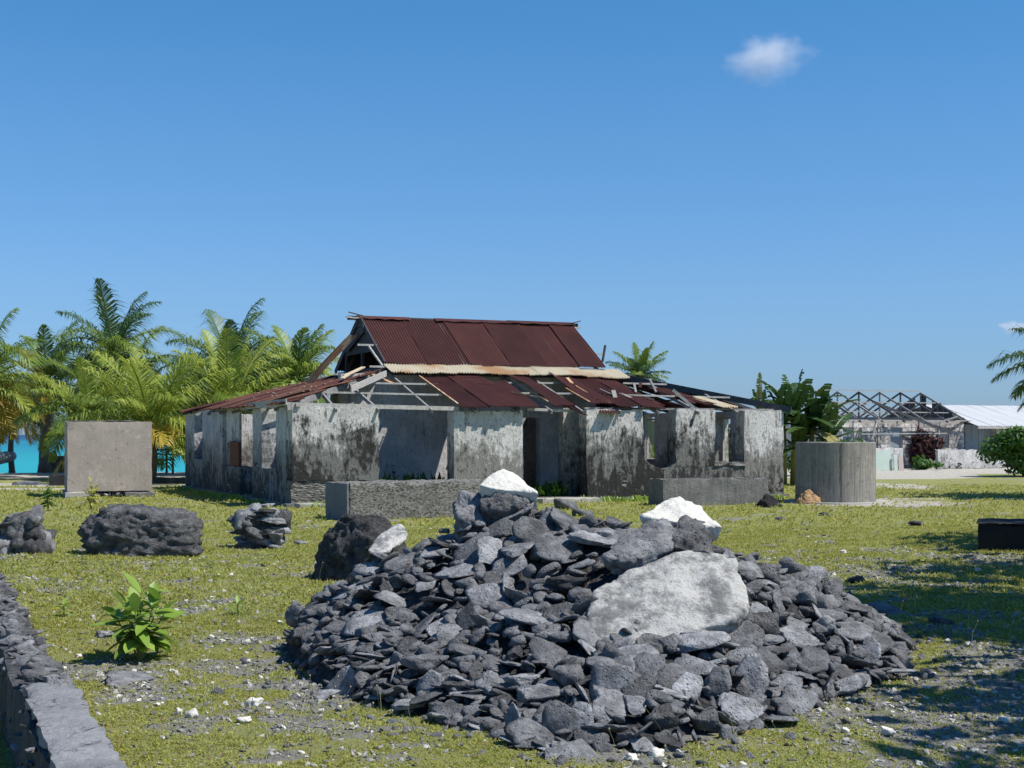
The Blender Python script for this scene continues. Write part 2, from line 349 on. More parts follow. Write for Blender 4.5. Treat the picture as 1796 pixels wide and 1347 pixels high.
def relief_box(name, a, b, mat, parent=None, res=.12, amp=.012, freq=3.0, rnd_edge=.03, seed=0, smooth=True, **k):
    """a masonry block: box of small facets, pushed in and out, with rounded chipped edges"""
    a = Vector(a); b = Vector(b); s = b - a; n = [max(1, min(60, int(s[i] / res))) for i in range(3)]
    bm = bmesh.new(); vm = {}
    def V(i, j, l):
        key = (i, j, l)
        if key not in vm: vm[key] = bm.verts.new((a.x + s.x * i / n[0], a.y + s.y * j / n[1], a.z + s.z * l / n[2]))
        return vm[key]
    for i in range(n[0]):
        for j in range(n[1]):
            for l in (0, n[2]): bm.faces.new((V(i, j, l), V(i + 1, j, l), V(i + 1, j + 1, l), V(i, j + 1, l)))
    for i in range(n[0]):
        for l in range(n[2]):
            for j in (0, n[1]): bm.faces.new((V(i, j, l), V(i + 1, j, l), V(i + 1, j, l + 1), V(i, j, l + 1)))
    for j in range(n[1]):
        for l in range(n[2]):
            for i in (0, n[0]): bm.faces.new((V(i, j, l), V(i, j + 1, l), V(i, j + 1, l + 1), V(i, j, l + 1)))
    bmesh.ops.recalc_face_normals(bm, faces=bm.faces)
    c = (a + b) / 2
    for (i, j, l), v in vm.items():
        e = (i in (0, n[0])) + (j in (0, n[1])) + (l in (0, n[2]))
        p = v.co.copy(); q = p * freq + Vector((seed, seed * 2.3, 0))
        d = Vector((noise.noise(q), noise.noise(q + Vector((9, 3, 1))), noise.noise(q + Vector((4, 8, 7))))) * amp * 2
        d += Vector((noise.noise(q * 4), noise.noise(q * 4 + Vector((9, 3, 1))), noise.noise(q * 4 + Vector((4, 8, 7))))) * amp
        if e >= 2:
            inw = Vector([-math.copysign(1, p[m] - c[m]) if (i, j, l)[m] in (0, n[m]) else 0 for m in range(3)])
            d += inw * rnd_edge * max(0, .4 + 1.2 * noise.noise(q * 2 + Vector((2, 2, 2))))
        v.co = p + d
    me = D.meshes.new(name); bm.to_mesh(me); bm.free()
    if smooth:
        me.polygons.foreach_set('use_smooth', [True] * len(me.polygons)); me.set_sharp_from_angle(angle=R(38))
    return link(name, me, mat, parent, **k)

def at(px, y, Y):
    """a point at distance Y seen at photo pixel px,y"""
    return Vector(((px - 898) / F * Y, Y, EYE + (762 - y) / F * Y))
def gnd(px, y):
    Y = EYE * F / (y - 762); return Vector(((px - 898) / F * Y, Y, 0))

# ------------------------------------------------------------------ numpy value noise
class VN:
    def __init__(s, seed): s.g = np.random.RandomState(seed).rand(256, 256)
    def __call__(s, x, y, f=1.0):
        x = np.asarray(x) * f + 1000; y = np.asarray(y) * f + 1000
        xi = np.floor(x).astype(int); yi = np.floor(y).astype(int); fx = x - xi; fy = y - yi
        fx = fx * fx * (3 - 2 * fx); fy = fy * fy * (3 - 2 * fy); g = s.g
        a = g[xi % 256, yi % 256]; b = g[(xi + 1) % 256, yi % 256]; c = g[xi % 256, (yi + 1) % 256]; d = g[(xi + 1) % 256, (yi + 1) % 256]
        return (a * (1 - fx) + b * fx) * (1 - fy) + (c * (1 - fx) + d * fx) * fy
    def fbm(s, x, y, f=1.0, o=4):
        v = 0; a = .5; t_ = 0
        for i in range(o): v = v + a * s(x, y, f * 2.03 ** i); t_ += a; a *= .5
        return v / t_
vn1, vn2, vn3 = VN(1), VN(2), VN(3)
def sstep(x, a, b):
    t_ = np.clip((x - a) / (b - a), 0, 1); return t_ * t_ * (3 - 2 * t_)

# ------------------------------------------------------------------ house frame
HC = Vector((-5.15, 33.2, 0)); HA = math.atan2(.4, .9165)
hu = Vector((math.cos(HA), math.sin(HA), 0)); hv = Vector((-math.sin(HA), math.cos(HA), 0))
def HW(u, v, z=0): return HC + hu * u + hv * v + Vector((0, 0, z))
def U(px, v=0.0):
    k = (px - 898) / F; b = HC + hv * v
    return (k * b.y - b.x) / (hu.x - k * hu.y)
def Vs(px, u=0.0):
    k = (px - 898) / F; b = HC + hu * u
    return (k * b.y - b.x) / (hv.x - k * hv.y)
def Z(y, u, v=0.0): return EYE + (762 - y) / F * HW(u, v).y
HU, HV = 13.65, 12.7

# ------------------------------------------------------------------ ground
def shore(x): return 66.0 + .25 * (x + 20) + np.where(x > -3, (x + 3) * 4.0, 0)
def inside_rect(x, y, c, ang, a0, a1, b0, b1):
    dx = x - c[0]; dy = y - c[1]; u = dx * math.cos(ang) + dy * math.sin(ang); v = -dx * math.sin(ang) + dy * math.cos(ang)
    return (u > a0) & (u < a1) & (v > b0) & (v < b1)
def gz(x, y):
    x = np.asarray(x, float); y = np.asarray(y, float)
    h = (vn1.fbm(x, y, .5, 3) - .5) * .14 * np.clip((30 - y) / 20, .1, 1)
    h = h + (vn2.fbm(x, y, 3.0, 2) - .5) * .03
    far = sstep(y - shore(x), -3.0, 14.0)
    return h - far * 2.4
def ell(x, y, cx, cy, rx, ry, soft=.35): return 1 - sstep(np.sqrt(((x - cx) / rx) ** 2 + ((y - cy) / ry) ** 2), 1 - soft, 1 + soft)
def bare_mask(x, y):
    n = vn1.fbm(x, y, 1.6, 4)
    b = 0
    for (cx, cy, rx, ry, w) in ((3.1, 9.8, 1.3, 1.7, .95), (2.9, 7.6, 2.0, 1.2, .5), (1.3, 7.2, 1.6, .6, .5), (-2.2, 9.6, 1.0, .8, .36), (-2.9, 10.2, .5, .35, .75),
                                (-.9, 11.4, 1.6, 1.4, .5), (-1.2, 7.3, 1.0, .5, .40), (.5, 10.6, 3.2, 3.4, .38), (4.5, 12.5, 1.8, 1.6, .45), (6, 19, 3, 2.5, .3), (3.5, 15.5, 2.5, 1.2, .3)):
        b = np.maximum(b, w * ell(x, y, cx, cy, rx, ry, .6))
    m = sstep(n + b * .36, .58, .80)
    return m
def sand_mask(x, y):
    n = (vn3.fbm(x, y, .35, 4) - .5)
    s = 0
    s = np.maximum(s, sstep(y + n * 8, 54, 58) * (x < -3))                       # beach
    s = np.maximum(s, (1 - sstep(np.abs(y - 44.5 + n * 2), .6, 1.2)) * (x < -13.6))
    s = np.maximum(s, (1 - sstep(np.abs(y - 48 + n * 2), 1.0, 1.6)) * (x < -10.0))
    s = np.maximum(s, (1 - sstep(np.abs(y - (37.2 + .05 * (x - 8)) + n * 2.5), .1, .9)) * (x > 7.5) * .8)     # track
    s = np.maximum(s, (1 - sstep(np.abs(y - (34.6 + .05 * (x - 8)) + n * 2.5), .1, .5)) * (x > 7.5) * .55)
    s = np.maximum(s, ell(x, y, 14.5, 61, 5.2, 7.0, .2))
    s = np.maximum(s, ell(x, y, 12.6, 47, 1.3, 3.0, .5) * .8)
    s = np.maximum(s, sstep(y + n * 5, 60, 63) * (x > -3) * .95)
    s = np.maximum(s, ell(x, y, 9.0, 35.4, 2.4, 2.0, .3) * .7)
    s = np.maximum(s, ell(x, y, -1, 52, 9, 7, .3) * .8)
    return np.clip(s, 0, 1)
def grid(x0, x1, y0, y1, nx, ny, xs=None, ys=None):
    xs = np.linspace(x0, x1, nx) if xs is None else xs; ys = np.linspace(y0, y1, ny) if ys is None else ys
    X, Y = np.meshgrid(xs, ys); nx, ny = len(xs), len(ys); idx = np.arange(nx * ny).reshape(ny, nx)
    f = np.stack([idx[:-1, :-1], idx[:-1, 1:], idx[1:, 1:], idx[1:, :-1]], -1).reshape(-1, 4)
    return X.ravel(), Y.ravel(), f
xs = np.concatenate([np.linspace(-400, -34, 24), np.linspace(-32, 40, 361), np.linspace(44, 500, 24)])
ys = np.concatenate([np.linspace(-200, -6, 16), np.linspace(-4, 3.5, 16), np.linspace(3.6, 24, 205), np.linspace(24.2, 92, 230), np.linspace(95, 400, 24)])
gx, gy, gf = grid(0, 0, 0, 0, 0, 0, xs, ys)
gzv = gz(gx, gy)
gm = npmesh('ground', np.stack([gx, gy, gzv], -1), gf, True, {'bare': bare_mask(gx, gy), 'sand': sand_mask(gx, gy)})
t = NT('grass_and_soil')
bare = t.attr('bare'); sand = t.attr('sand'); n1 = t.noise(24, 6, .75); n2 = t.noise(1.1, 5, .6); n3 = t.noise(75, 3, .8)
g = t.mix(t.rng(n2, .3, .7), (.32, .335, .105), (.42, .405, .16)); g = t.mix(t.rng(n3, .46, .66), g, (.17, .18, .06))
g = t.mix(t.rng(n1, .56, .66, 0, .8), g, (.32, .30, .24))
s_ = t.mix(t.rng(n3, .35, .65), (.16, .155, .14), (.42, .405, .36))
f_ = t.rng(t.math('ADD', bare, t.math('MULTIPLY', t.math('SUBTRACT', n1, .5), 1.2)), .4, .6)
c = t.mix(f_, g, s_)
sd = t.mix(t.noise(2, 5), (.60, .56, .48), (.44, .41, .35))
c = t.mix(t.rng(t.math('ADD', sand, t.math('MULTIPLY', t.math('SUBTRACT', n1, .5), 1.3)), .42, .62), c, sd)
ground_mat = t.done(c, .95, t.math('ADD', t.math('MULTIPLY', n1, .7), n3), .03, 1, .1)
link('ground', gm, ground_mat, kind='structure')
# sea
t = NT('lagoon_water'); yy = t.xyz()[1]; nn = t.noise(.03, 4, .6, t.vmul(t.pos, (.25, 2.2, 1)))
yw = t.math('MULTIPLY_ADD', nn, 220.0); yw.node.inputs[2].default_value = -110; yw = t.math('ADD', yy, yw)
c = t.mix(t.rng(yw, 55, 330), (.012, .34, .36), (.006, .20, .27)); c = t.mix(t.rng(yw, 450, 850), c, (.01, .06, .14))
wv_ = t.noise(.8, 4, .6, t.vmul(t.pos, (.6, 1.6, 1)))
sea_mat = t.done(c, .35, wv_, .05, .35, .12)
link('sea', npmesh('sea', np.array([(-9000, 40, -.9), (9000, 40, -.9), (9000, 14000, -.9), (-9000, 14000, -.9)]), np.array([[0, 1, 2, 3]])), sea_mat, kind='structure')

# ------------------------------------------------------------------ rubble pile shape
PB = np.array([(-1.95, 11.4), (-1.5, 10.0), (-.95, 9.0), (-.35, 8.1), (.15, 7.45), (.9, 7.5), (1.65, 8.2), (2.2, 9.0), (2.95, 10.2), (3.5, 12.0), (3.1, 13.2), (1.6, 13.7), (-.2, 13.6), (-1.5, 12.9)])
PB = (PB - np.array([.7, 10.4])) * np.array([.965, .985]) + np.array([.7, 10.4])
SEG = [((-.95, 11.4, .76), (-.1, 11.4, 1.12)), ((-.1, 11.4, 1.14), (1.25, 10.5, .98)), ((1.25, 10.5, .98), (2.5, 11.6, .52))]
def pdist(x, y):
    d = np.full(np.shape(x), 1e9); ins = np.zeros(np.shape(x), bool); n = len(PB)
    for i in range(n):
        a = PB[i]; b = PB[(i + 1) % n]; e = b - a; t_ = np.clip(((x - a[0]) * e[0] + (y - a[1]) * e[1]) / (e @ e), 0, 1)
        d = np.minimum(d, np.hypot(x - a[0] - t_ * e[0], y - a[1] - t_ * e[1]))
        cr = ((a[1] > y) != (b[1] > y)) & (x < (b[0] - a[0]) * (y - a[1]) / (b[1] - a[1] + 1e-12) + a[0]); ins ^= cr
    return np.where(ins, d, -d)
def mound(x, y):
    x = np.asarray(x, float); y = np.asarray(y, float); d = pdist(x, y); h = np.zeros(np.shape(x))
    for (ax, ay, ah), (bx, by, bh) in SEG:
        ex, ey = bx - ax, by - ay; t_ = np.clip(((x - ax) * ex + (y - ay) * ey) / (ex * ex + ey * ey), 0, 1)
        ds = np.hypot(x - ax - t_ * ex, y - ay - t_ * ey); q = ds / (ds + np.maximum(d, 1e-4))
        ex_ = .95 - .30 * np.clip((-.35 - x) / .8, 0, 1)
        h = np.maximum(h, (ah + (bh - ah) * t_) * np.clip(1 - q, 0, 1) ** ex_)
    h = h + (vn3.fbm(x, y, 1.7, 3) - .5) * .22 * np.clip(h * 2, 0, 1)
    return np.where(d > 0, h, 0)
def pile_hit(px, py):
    k = (px - 898) / F; m = (762 - py) / F
    for Y in np.arange(6.5, 16, .03):
        z = EYE + m * Y
        if z <= max(float(mound(k * Y, Y)), 0): return Vector((k * Y, Y, z))
    return Vector((k * 12, 12, .3))

# ------------------------------------------------------------------ stones
def stone_mesh(seed, flat, sub=3, planes=11, rough=.05, name='stone'):
    r = random.Random(seed); bm = bmesh.new(); bmesh.ops.create_icosphere(bm, subdivisions=sub, radius=1)
    pl = []
    for i in range(planes):
        n = Vector((r.gauss(0, 1), r.gauss(0, 1), r.gauss(0, .5))).normalized(); pl.append((n, r.uniform(.48, .84)))
    pl.append((Vector((r.uniform(-.15, .15), r.uniform(-.15, .15), 1)).normalized(), r.uniform(.5, .7)))
    pl.append((Vector((r.uniform(-.15, .15), r.uniform(-.15, .15), -1)).normalized(), r.uniform(.5, .7)))
    ax = r.uniform(.62, 1.0)
    for v in bm.verts:
        p = v.co * 1.05
        for n, d in pl:
            e = p.dot(n) - d
            if e > 0: p = p - n * e * .93
        q = p * 2.1 + Vector((seed * 3.1, seed, 0))
        p += p.normalized() * (noise.noise(q) * rough * 2.2 + noise.noise(q * 2.7) * rough * 1.1 + (noise.noise(q * 6) * rough * .9))
        v.co = Vector((p.x, p.y * ax, p.z * flat))
    me = D.meshes.new(name); bm.to_mesh(me); bm.free(); me.polygons.foreach_set('use_smooth', [True] * len(me.polygons)); return me
SLABS = [stone_mesh(100 + i, rnd.uniform(.11, .26), 3, 12, .075) for i in range(16)]
CHUNKS = [stone_mesh(300 + i, rnd.uniform(.5, .8), 3, 13, .13) for i in range(10)]
def hull_mesh(name, pts, sub=3, amp=.02, freq=5, seed=0, smooth=.4):
    bm = bmesh.new(); vs = [bm.verts.new(p) for p in pts]
    res = bmesh.ops.convex_hull(bm, input=vs)
    bmesh.ops.delete(bm, geom=[v for v in bm.verts if not v.link_faces], context='VERTS')
    for i in range(sub):
        bmesh.ops.triangulate(bm, faces=bm.faces); bmesh.ops.subdivide_edges(bm, edges=bm.edges, cuts=1, use_grid_fill=True, smooth=0)
        if i < 3: bmesh.ops.smooth_vert(bm, verts=bm.verts, factor=smooth, use_axis_x=True, use_axis_y=True, use_axis_z=True)
    bmesh.ops.recalc_face_normals(bm, faces=bm.faces)
    bm.normal_update()
    for v in bm.verts:
        q = v.co * freq + Vector((seed, 0, 0)); v.co += v.normal * (noise.noise(q) * amp * 1.6 + noise.noise(q * 2.9) * amp * .9 + noise.noise(q * 7) * amp * .45)
    me = D.meshes.new(name); bm.to_mesh(me); bm.free(); me.polygons.foreach_set('use_smooth', [True] * len(me.polygons)); return me

pile = empty('rubble_pile', (.6, 10.6, 0), label='large heap of dark grey flat coral stones on the grass before the ruined house', cat='rubble pile')
pile_inv = Vector((-.6, -10.6, 0))
mx, my, mf = grid(-2.1, 3.6, 7.2, 13.9, 115, 135)
mz = mound(mx, my) - .10 + (vn2.fbm(mx, my, 9, 3) - .5) * .08
keep = (pdist(mx, my) > -.05)
fk = keep[mf].all(axis=1)
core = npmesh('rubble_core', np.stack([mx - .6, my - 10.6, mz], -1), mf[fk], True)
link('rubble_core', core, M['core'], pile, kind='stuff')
def mnormal(x, y):
    e = .08; a = float(mound(x + e, y) - mound(x - e, y)) / (2 * e); b = float(mound(x, y + e) - mound(x, y - e)) / (2 * e)
    return Vector((-a, -b, 1)).normalized()
stones = []   # (loc, rot, size, meshkind, mat)
HERO = [  # px, py, width px, kind, roll in view, tip towards camera (deg)
 (715, 950, 95, 's', 25, 62), (690, 905, 60, 'c', 0, 0), (830, 880, 95, 's', 18, 20), (770, 925, 130, 's', -22, 35), (900, 905, 120, 's', 28, 15), (870, 880, 110, 'c', 0, 0),
 (930, 935, 105, 's', -14, 45), (985, 960, 120, 's', -8, 20), (905, 965, 100, 's', 8, 10), (1040, 950, 100, 's', -12, 12), (800, 1005, 115, 's', 14, 10), (895, 1000, 85, 's', 22, 40),
 (745, 1030, 60, 's', 0, 20), (620, 1040, 110, 's', 22, 10), (690, 1055, 90, 's', -28, 12), (850, 1050, 90, 's', 10, 45), (930, 1085, 130, 's', -14, 8), (820, 1090, 70, 's', 62, 60),
 (650, 1090, 120, 's', 10, 12), (560, 1075, 90, 's', 16, 14), (540, 1110, 80, 'c', 0, 0), (600, 1105, 80, 's', -6, 20), (750, 1170, 120, 'c', 0, 0), (675, 1125, 80, 's', -6, 30),
 (790, 1115, 70, 's', -8, 25), (800, 1210, 70, 'c', 0, 10), (860, 1205, 85, 'c', 0, 20), (720, 1240, 80, 's', 3, 5), (790, 1255, 90, 's', 10, 30), (985, 1280, 90, 's', 78, 80), (1010, 1275, 80, 's', 70, 80),
 (940, 1225, 110, 'c', 0, 0), (930, 1300, 110, 's', -10, 40), (1060, 1250, 80, 's', -30, 40), (1115, 1215, 85, 'c', 20, 40), (1060, 1170, 110, 's', -6, 12), (1130, 1180, 90, 's', 20, 35),
 (1205, 1215, 90, 's', -10, 50), (1255, 1210, 75, 's', 68, 70), (1215, 1170, 105, 's', 3, 20), (1120, 1158, 120, 's', 2, 15), (1215, 1128, 130, 's', 14, 12), (1300, 1118, 85, 's', -5, 45),
 (1345, 1100, 100, 'c', 0, 20), (1400, 1120, 90, 's', -8, 30), (1450, 1080, 85, 's', 0, 10), (1490, 1110, 110, 's', -12, 20), (1530, 1130, 95, 's', -8, 25), (1560, 1075, 100, 's', -12, 15),
 (1500, 1070, 80, 's', -4, 12), (1400, 1040, 90, 'c', 0, 0), (1340, 1010, 90, 'c', 0, 0), (1300, 965, 95, 's', -24, 15), (1310, 1000, 80, 's', -20, 20), (1320, 1200, 100, 's', 50, 60),
 (1400, 1235, 100, 's', -12, 40), (1350, 1165, 90, 's', -30, 40), (1430, 1160, 80, 's', -10, 30), (1300, 1250, 90, 's', -15, 50), (1240, 1270, 80, 'c', 0, 30), (1160, 1265, 90, 'c', 10, 30),
 (1000, 1335, 130, 's', -4, 30), (920, 1200, 90, 'c', 0, 0), (1000, 1190, 95, 'c', 0, 0), (1000, 1030, 110, 'c', 0, 0), (960, 1150, 100, 's', -10, 30),
 (600, 1210, 85, 's', 70, 60), (565, 1222, 70, 's', 5, 10), (1060, 905, 110, 's', -18, 15), (990, 915, 90, 's', -26, 20), (870, 930, 100, 's', 30, 30), (640, 1000, 80, 's', 15, 20), (705, 990, 90, 's', 12, 25)]
hero_xy = []
for i, (px, py, w, kd, roll, tip) in enumerate(HERO):
    p = pile_hit(px, py); s_ = w / F * p.y / 2 * (1.0 if kd == 's' else .82); r = random.Random(i)
    m = Matrix.Rotation(R(-roll), 4, 'Y') @ Matrix.Rotation(R(tip), 4, 'X') @ Matrix.Rotation(R(r.uniform(-25, 25)), 4, 'Z')
    stones.append((p + Vector((0, .03, .01)), m, s_, kd, 'rock' if kd == 's' or r.random() < .4 else 'rock_dark')); hero_xy.append((p.x, p.y, s_))
tries = 0; placed = [(x, y, s) for x, y, s in hero_xy]
while tries < 16000 and len(stones) < 950:
    tries += 1; x = rnd.uniform(-2.0, 3.5); y = rnd.uniform(7.3, 13.2)
    d = float(pdist(np.array(x), np.array(y)))
    if d < .06: continue
    s_ = rnd.choice((.06, .07, .08, .10, .10, .12, .13, .17)) * rnd.uniform(.85, 1.15)
    if any((x - a) ** 2 + (y - b) ** 2 < (.47 * (s_ + c)) ** 2 for a, b, c in placed): continue
    placed.append((x, y, s_)); z = float(mound(x, y)); n = mnormal(x, y)
    if n.z < .5: n = Vector((n.x, n.y, .6)).normalized()
    slope_lay = .12 if x < -.4 else .42
    ppx, ppy = 898 + F * x / y, 762 + (EYE - float(mound(x, y))) / y * F
    if 1035 < ppx < 1300 and 1000 < ppy < 1120 and ppy < 1120 + .35 * (1165 - ppx) * 0: continue
    nn = (Vector((0, 0, 1)) * (1 - slope_lay) + n * slope_lay + Vector((rnd.gauss(0, .36), rnd.gauss(0, .36), 0))).normalized()
    if rnd.random() < .15: nn = Vector((rnd.gauss(0, 1), rnd.gauss(0, 1), .35)).normalized()
    m = nn.to_track_quat('Z', 'Y').to_matrix().to_4x4() @ Matrix.Rotation(rnd.uniform(0, 6.28), 4, 'Z')
    kd = 's' if rnd.random() < .80 else 'c'
    stones.append((Vector((x, y, z - s_ * .12)), m, s_ * (1.15 if kd == 's' else .85), kd, 'rock' if rnd.random() < .72 else 'rock_dark'))
# side wall stones of the steep left flank, laid flat in courses
for i in range(230):
    t_ = rnd.random(); k = rnd.random()
    a = PB[0] * (1 - t_) + PB[3] * t_ if rnd.random() < .0 else None
    seq = [PB[0], PB[1], PB[2], PB[3], PB[4]]; q = t_ * 3.999; j = int(q); b = seq[j] * (1 - q + j) + seq[j + 1] * (q - j)
    inw = (np.array([.6, 10.6]) - b); inw = inw / np.linalg.norm(inw); off = .10 + k * .55
    x, y = b + inw * off; z = float(mound(x, y)) - rnd.uniform(0, .12)
    s_ = rnd.uniform(.07, .13)
    m = Matrix.Rotation(rnd.gauss(0, .2), 4, 'X') @ Matrix.Rotation(rnd.gauss(0, .2), 4, 'Y') @ Matrix.Rotation(rnd.uniform(0, 6.28), 4, 'Z')
    stones.append((Vector((x, y, max(z, .02))), m, s_, 's', 'rock_dark' if rnd.random() < .5 else 'rock'))
def key(s): return -(s[2] / s[0].y) if (s[0].y < 12.2) else 0
order = stones[:len(HERO)] + sorted(stones[len(HERO):], key=key)
for i, (p, m, s_, kd, mt) in enumerate(order[:299]):
    me = (SLABS if kd == 's' else CHUNKS)[rnd.randrange(16 if kd == 's' else 10)]
    o = link('stone', me, M[mt], pile); o.matrix_local = Matrix.Translation(p + pile_inv) @ m @ Matrix.Scale(s_, 4)
def join_stones(items, protos_v, faces):
    V, Fc = [], []; o = 0
    for (p, m, s_, k) in items:
        pv = protos_v[k % len(protos_v)]; A = np.array(m.to_3x3()) * s_
        V.append(pv @ A.T + np.array(p)); Fc.append(faces + o); o += len(pv)
    return np.concatenate(V), np.concatenate(Fc)
def proto(seed, flat, sub=2, rough=.05):
    me = stone_mesh(seed, flat, sub, 9, rough); v = np.empty(len(me.vertices) * 3); me.vertices.foreach_get('co', v)
    f = np.empty(len(me.polygons) * 3, dtype=np.int32); me.polygons.foreach_get('vertices', f); D.meshes.remove(me); return v.reshape(-1, 3), f.reshape(-1, 3)
PR = [proto(500 + i, rnd.uniform(.22, .6)) for i in range(10)]; PV = [a for a, b in PR]; PF = PR[0][1]
PR1 = [proto(600 + i, rnd.uniform(.3, .7), 1, .06) for i in range(10)]; PV1 = [a for a, b in PR1]; PF1 = PR1[0][1]
items = [(p + pile_inv, m, s_, i) for i, (p, m, s_, kd, mt) in enumerate(order[299:])]
for i in range(2600):
    x = rnd.uniform(-2.3, 3.8); y = rnd.uniform(7.0, 13.3); d = float(pdist(np.array(x), np.array(y)))
    if d < -.45 or (d < 0 and rnd.random() < -d / .45): continue
    z = float(mound(x, y)) if d > 0 else float(gz(x, y)); s_ = rnd.uniform(.018, .075) if d > 0 else rnd.uniform(.012, .055)
    m = Matrix.Rotation(rnd.gauss(0, .6), 4, 'X') @ Matrix.Rotation(rnd.gauss(0, .6), 4, 'Y') @ Matrix.Rotation(rnd.uniform(0, 6.28), 4, 'Z')
    items.append((Vector((x, y, z - (.04 if d > 0 else -.003))) + pile_inv, m, s_, i))
v_, f_ = join_stones(items, PV, PF)
link('small_stones', npmesh('small_stones', v_, f_, True), M['rock'], pile, kind='stuff')

# big slabs lying on the pile
def facing_slab(name, pts, Yf, thick, mat, amp, seed, label, cat='stone slab', group=None, sub=4, smooth=.25):
    P = [at(px, y, Yf(y)) for px, y in pts]; c = sum(P, Vector()) / len(P); P = [c + (p - c) * 1.07 for p in P]
    n = Vector((0, -1, 0)); a, b = P[0], P[len(P) // 3]; d = P[2 * len(P) // 3]
    n = (b - a).cross(d - a).normalized(); n = -n if n.y > 0 else n
    allp = [p - c for p in P] + [(p - c) * .92 - n * thick for p in P] + [n * .03]
    return link(name, hull_mesh(name, allp, sub, amp, 6, seed, smooth), mat, None, loc=c, label=label, cat=cat)
facing_slab('coral_slab', [(1028, 1100), (1040, 1035), (1090, 1008), (1175, 972), (1235, 955), (1290, 975), (1312, 1060), (1288, 1085), (1170, 1118), (1062, 1143)],
            lambda y: 9.0 + .85 * (1143 - y) / 175, .20, M['whiterock'], .016, 3, 'big upright slab of rock with flaking whitewash leaning on the rubble pile')
facing_slab('coral_slab', [(1058, 975), (1085, 945), (1140, 912), (1172, 906), (1186, 930), (1180, 958), (1120, 976), (1090, 982)],
            lambda y: 9.75 + .5 * (985 - y) / 80, .16, M['rock'], .02, 8, 'dark pitted slab lying on top of the whitewashed slab in the pile')
facing_slab('coral_slab', [(1182, 958), (1176, 925), (1196, 904), (1236, 908), (1254, 935), (1250, 960), (1215, 966)],
            lambda y: 9.85 + .4 * (966 - y) / 62, .2, M['rock_dark'], .03, 28, 'dark bumpy block between the whitewashed slab and the right hand white chunk')
facing_slab('coral_chunk', [(1128, 905), (1160, 882), (1192, 871), (1225, 890), (1262, 923), (1235, 922), (1180, 906), (1140, 908)],
            lambda y: 10.2 + .45 * (923 - y) / 50, .14, M['bleached'], .012, 5, 'white pointed coral chunk capping the right hand peak of the rubble pile', 'coral chunk', sub=4, smooth=.05)
facing_slab('coral_chunk', [(843, 850), (862, 836), (882, 821), (905, 833), (925, 850), (941, 863), (905, 858), (870, 857)],
            lambda y: 11.2 + .4 * (863 - y) / 42, .14, M['bleached'], .010, 6, 'white pointed coral chunk capping the highest peak of the rubble pile', 'coral chunk', sub=4, smooth=.05)
facing_slab('coral_slab', [(842, 862), (870, 845), (920, 845), (938, 866), (932, 885), (880, 890), (848, 885)],
            lambda y: 11.15 + .3 * (890 - y) / 42, .4, M['rock_dark'], .03, 9, 'dark rough block directly under the highest white chunk')
facing_slab('coral_slab', [(795, 880), (810, 862), (840, 858), (852, 875), (845, 905), (805, 905)],
            lambda y: 11.2 + .3 * (905 - y) / 42, .3, M['wallstone'], .03, 19, 'pale speckled block beside the highest dark block of the pile')

# ------------------------------------------------------------------ boulders on the grass
def boulder(px0, px1, base, top, depth, mat, seed, label, amp=.07, skew=.0, strata=0, sub=5, name='boulder', boxy=.0):
    c = gnd((px0 + px1) / 2, base); w = (px1 - px0) / F * c.y; Yt = c.y + depth / 2; h = EYE - (top - 762) / F * Yt
    bm = bmesh.new(); bmesh.ops.create_icosphere(bm, subdivisions=sub, radius=1); r = random.Random(seed)
    pl = [(Vector((r.gauss(0, 1), r.gauss(0, 1), abs(r.gauss(0, .6)))).normalized(), r.uniform(.62, .86)) for _ in range(9)]
    for v in bm.verts:
        p = v.co.copy()
        if boxy: p = Vector([math.copysign(abs(a) ** (1 - boxy), a) for a in p]) * (1 - .12 * boxy)
        for n, d in pl:
            e = p.dot(n) - d
            if e > 0: p -= n * e * .85
        q = p * 1.7 + Vector((seed * 7.1, 0, 0))
        am = noise.fractal(q, 1.0, 2.1, 5) * amp * 1.6 + noise.ridged_multi_fractal(q * 2.2, 1.0, 2.0, 4, 1, 2) * amp * .6 + noise.fractal(q * 4.5, .7, 2.1, 4) * amp * 1.1
        p += p.normalized() * am
        if strata: p += Vector((p.x, p.y, 0)).normalized() * strata * (math.sin((p.z + .12 * noise.noise(q) - .15 * p.x) * 26) * .5 + noise.noise(Vector((q.x, q.y, p.z * 14))) * 1.2)
        p.z = max(p.z, -.75)
        v.co = Vector((p.x * w / 1.75, p.y * depth / 1.75, (p.z + .62) * h / 1.5 + p.x * skew * h))
    zs = max(v.co.z for v in bm.verts); 
    for v in bm.verts: v.co.z *= h / zs if v.co.z > 0 else 1
    me = D.meshes.new(name); bm.to_mesh(me); bm.free(); me.polygons.foreach_set('use_smooth', [True] * len(me.polygons))
    o = link(name, me, mat, None, loc=c + Vector((0, depth / 2, -.02)), label=label, cat='boulder')
    return o, c, w, h
boulder(140, 330, 978, 879, 1.1, M['rock_dark'], 3, 'big dark rounded boulder lying on the grass before the square concrete box', .09, -.10)
o, c4, w4, h4 = boulder(548, 712, 1022, 897, 1.0, M['rock_dark'], 11, 'dark blocky boulder with a whitewashed side just behind the rubble pile', .08, .0, boxy=.35)
# whitewashed patch stones on its right
facing_slab('coral_slab', [(645, 968), (662, 940), (698, 916), (714, 926), (712, 943), (676, 968)], lambda y: 15.5 + 1.0 * (975 - y) / 60, .05, M['whiterock'], .015, 13, 'small whitewashed slab against the boulder behind the rubble pile')
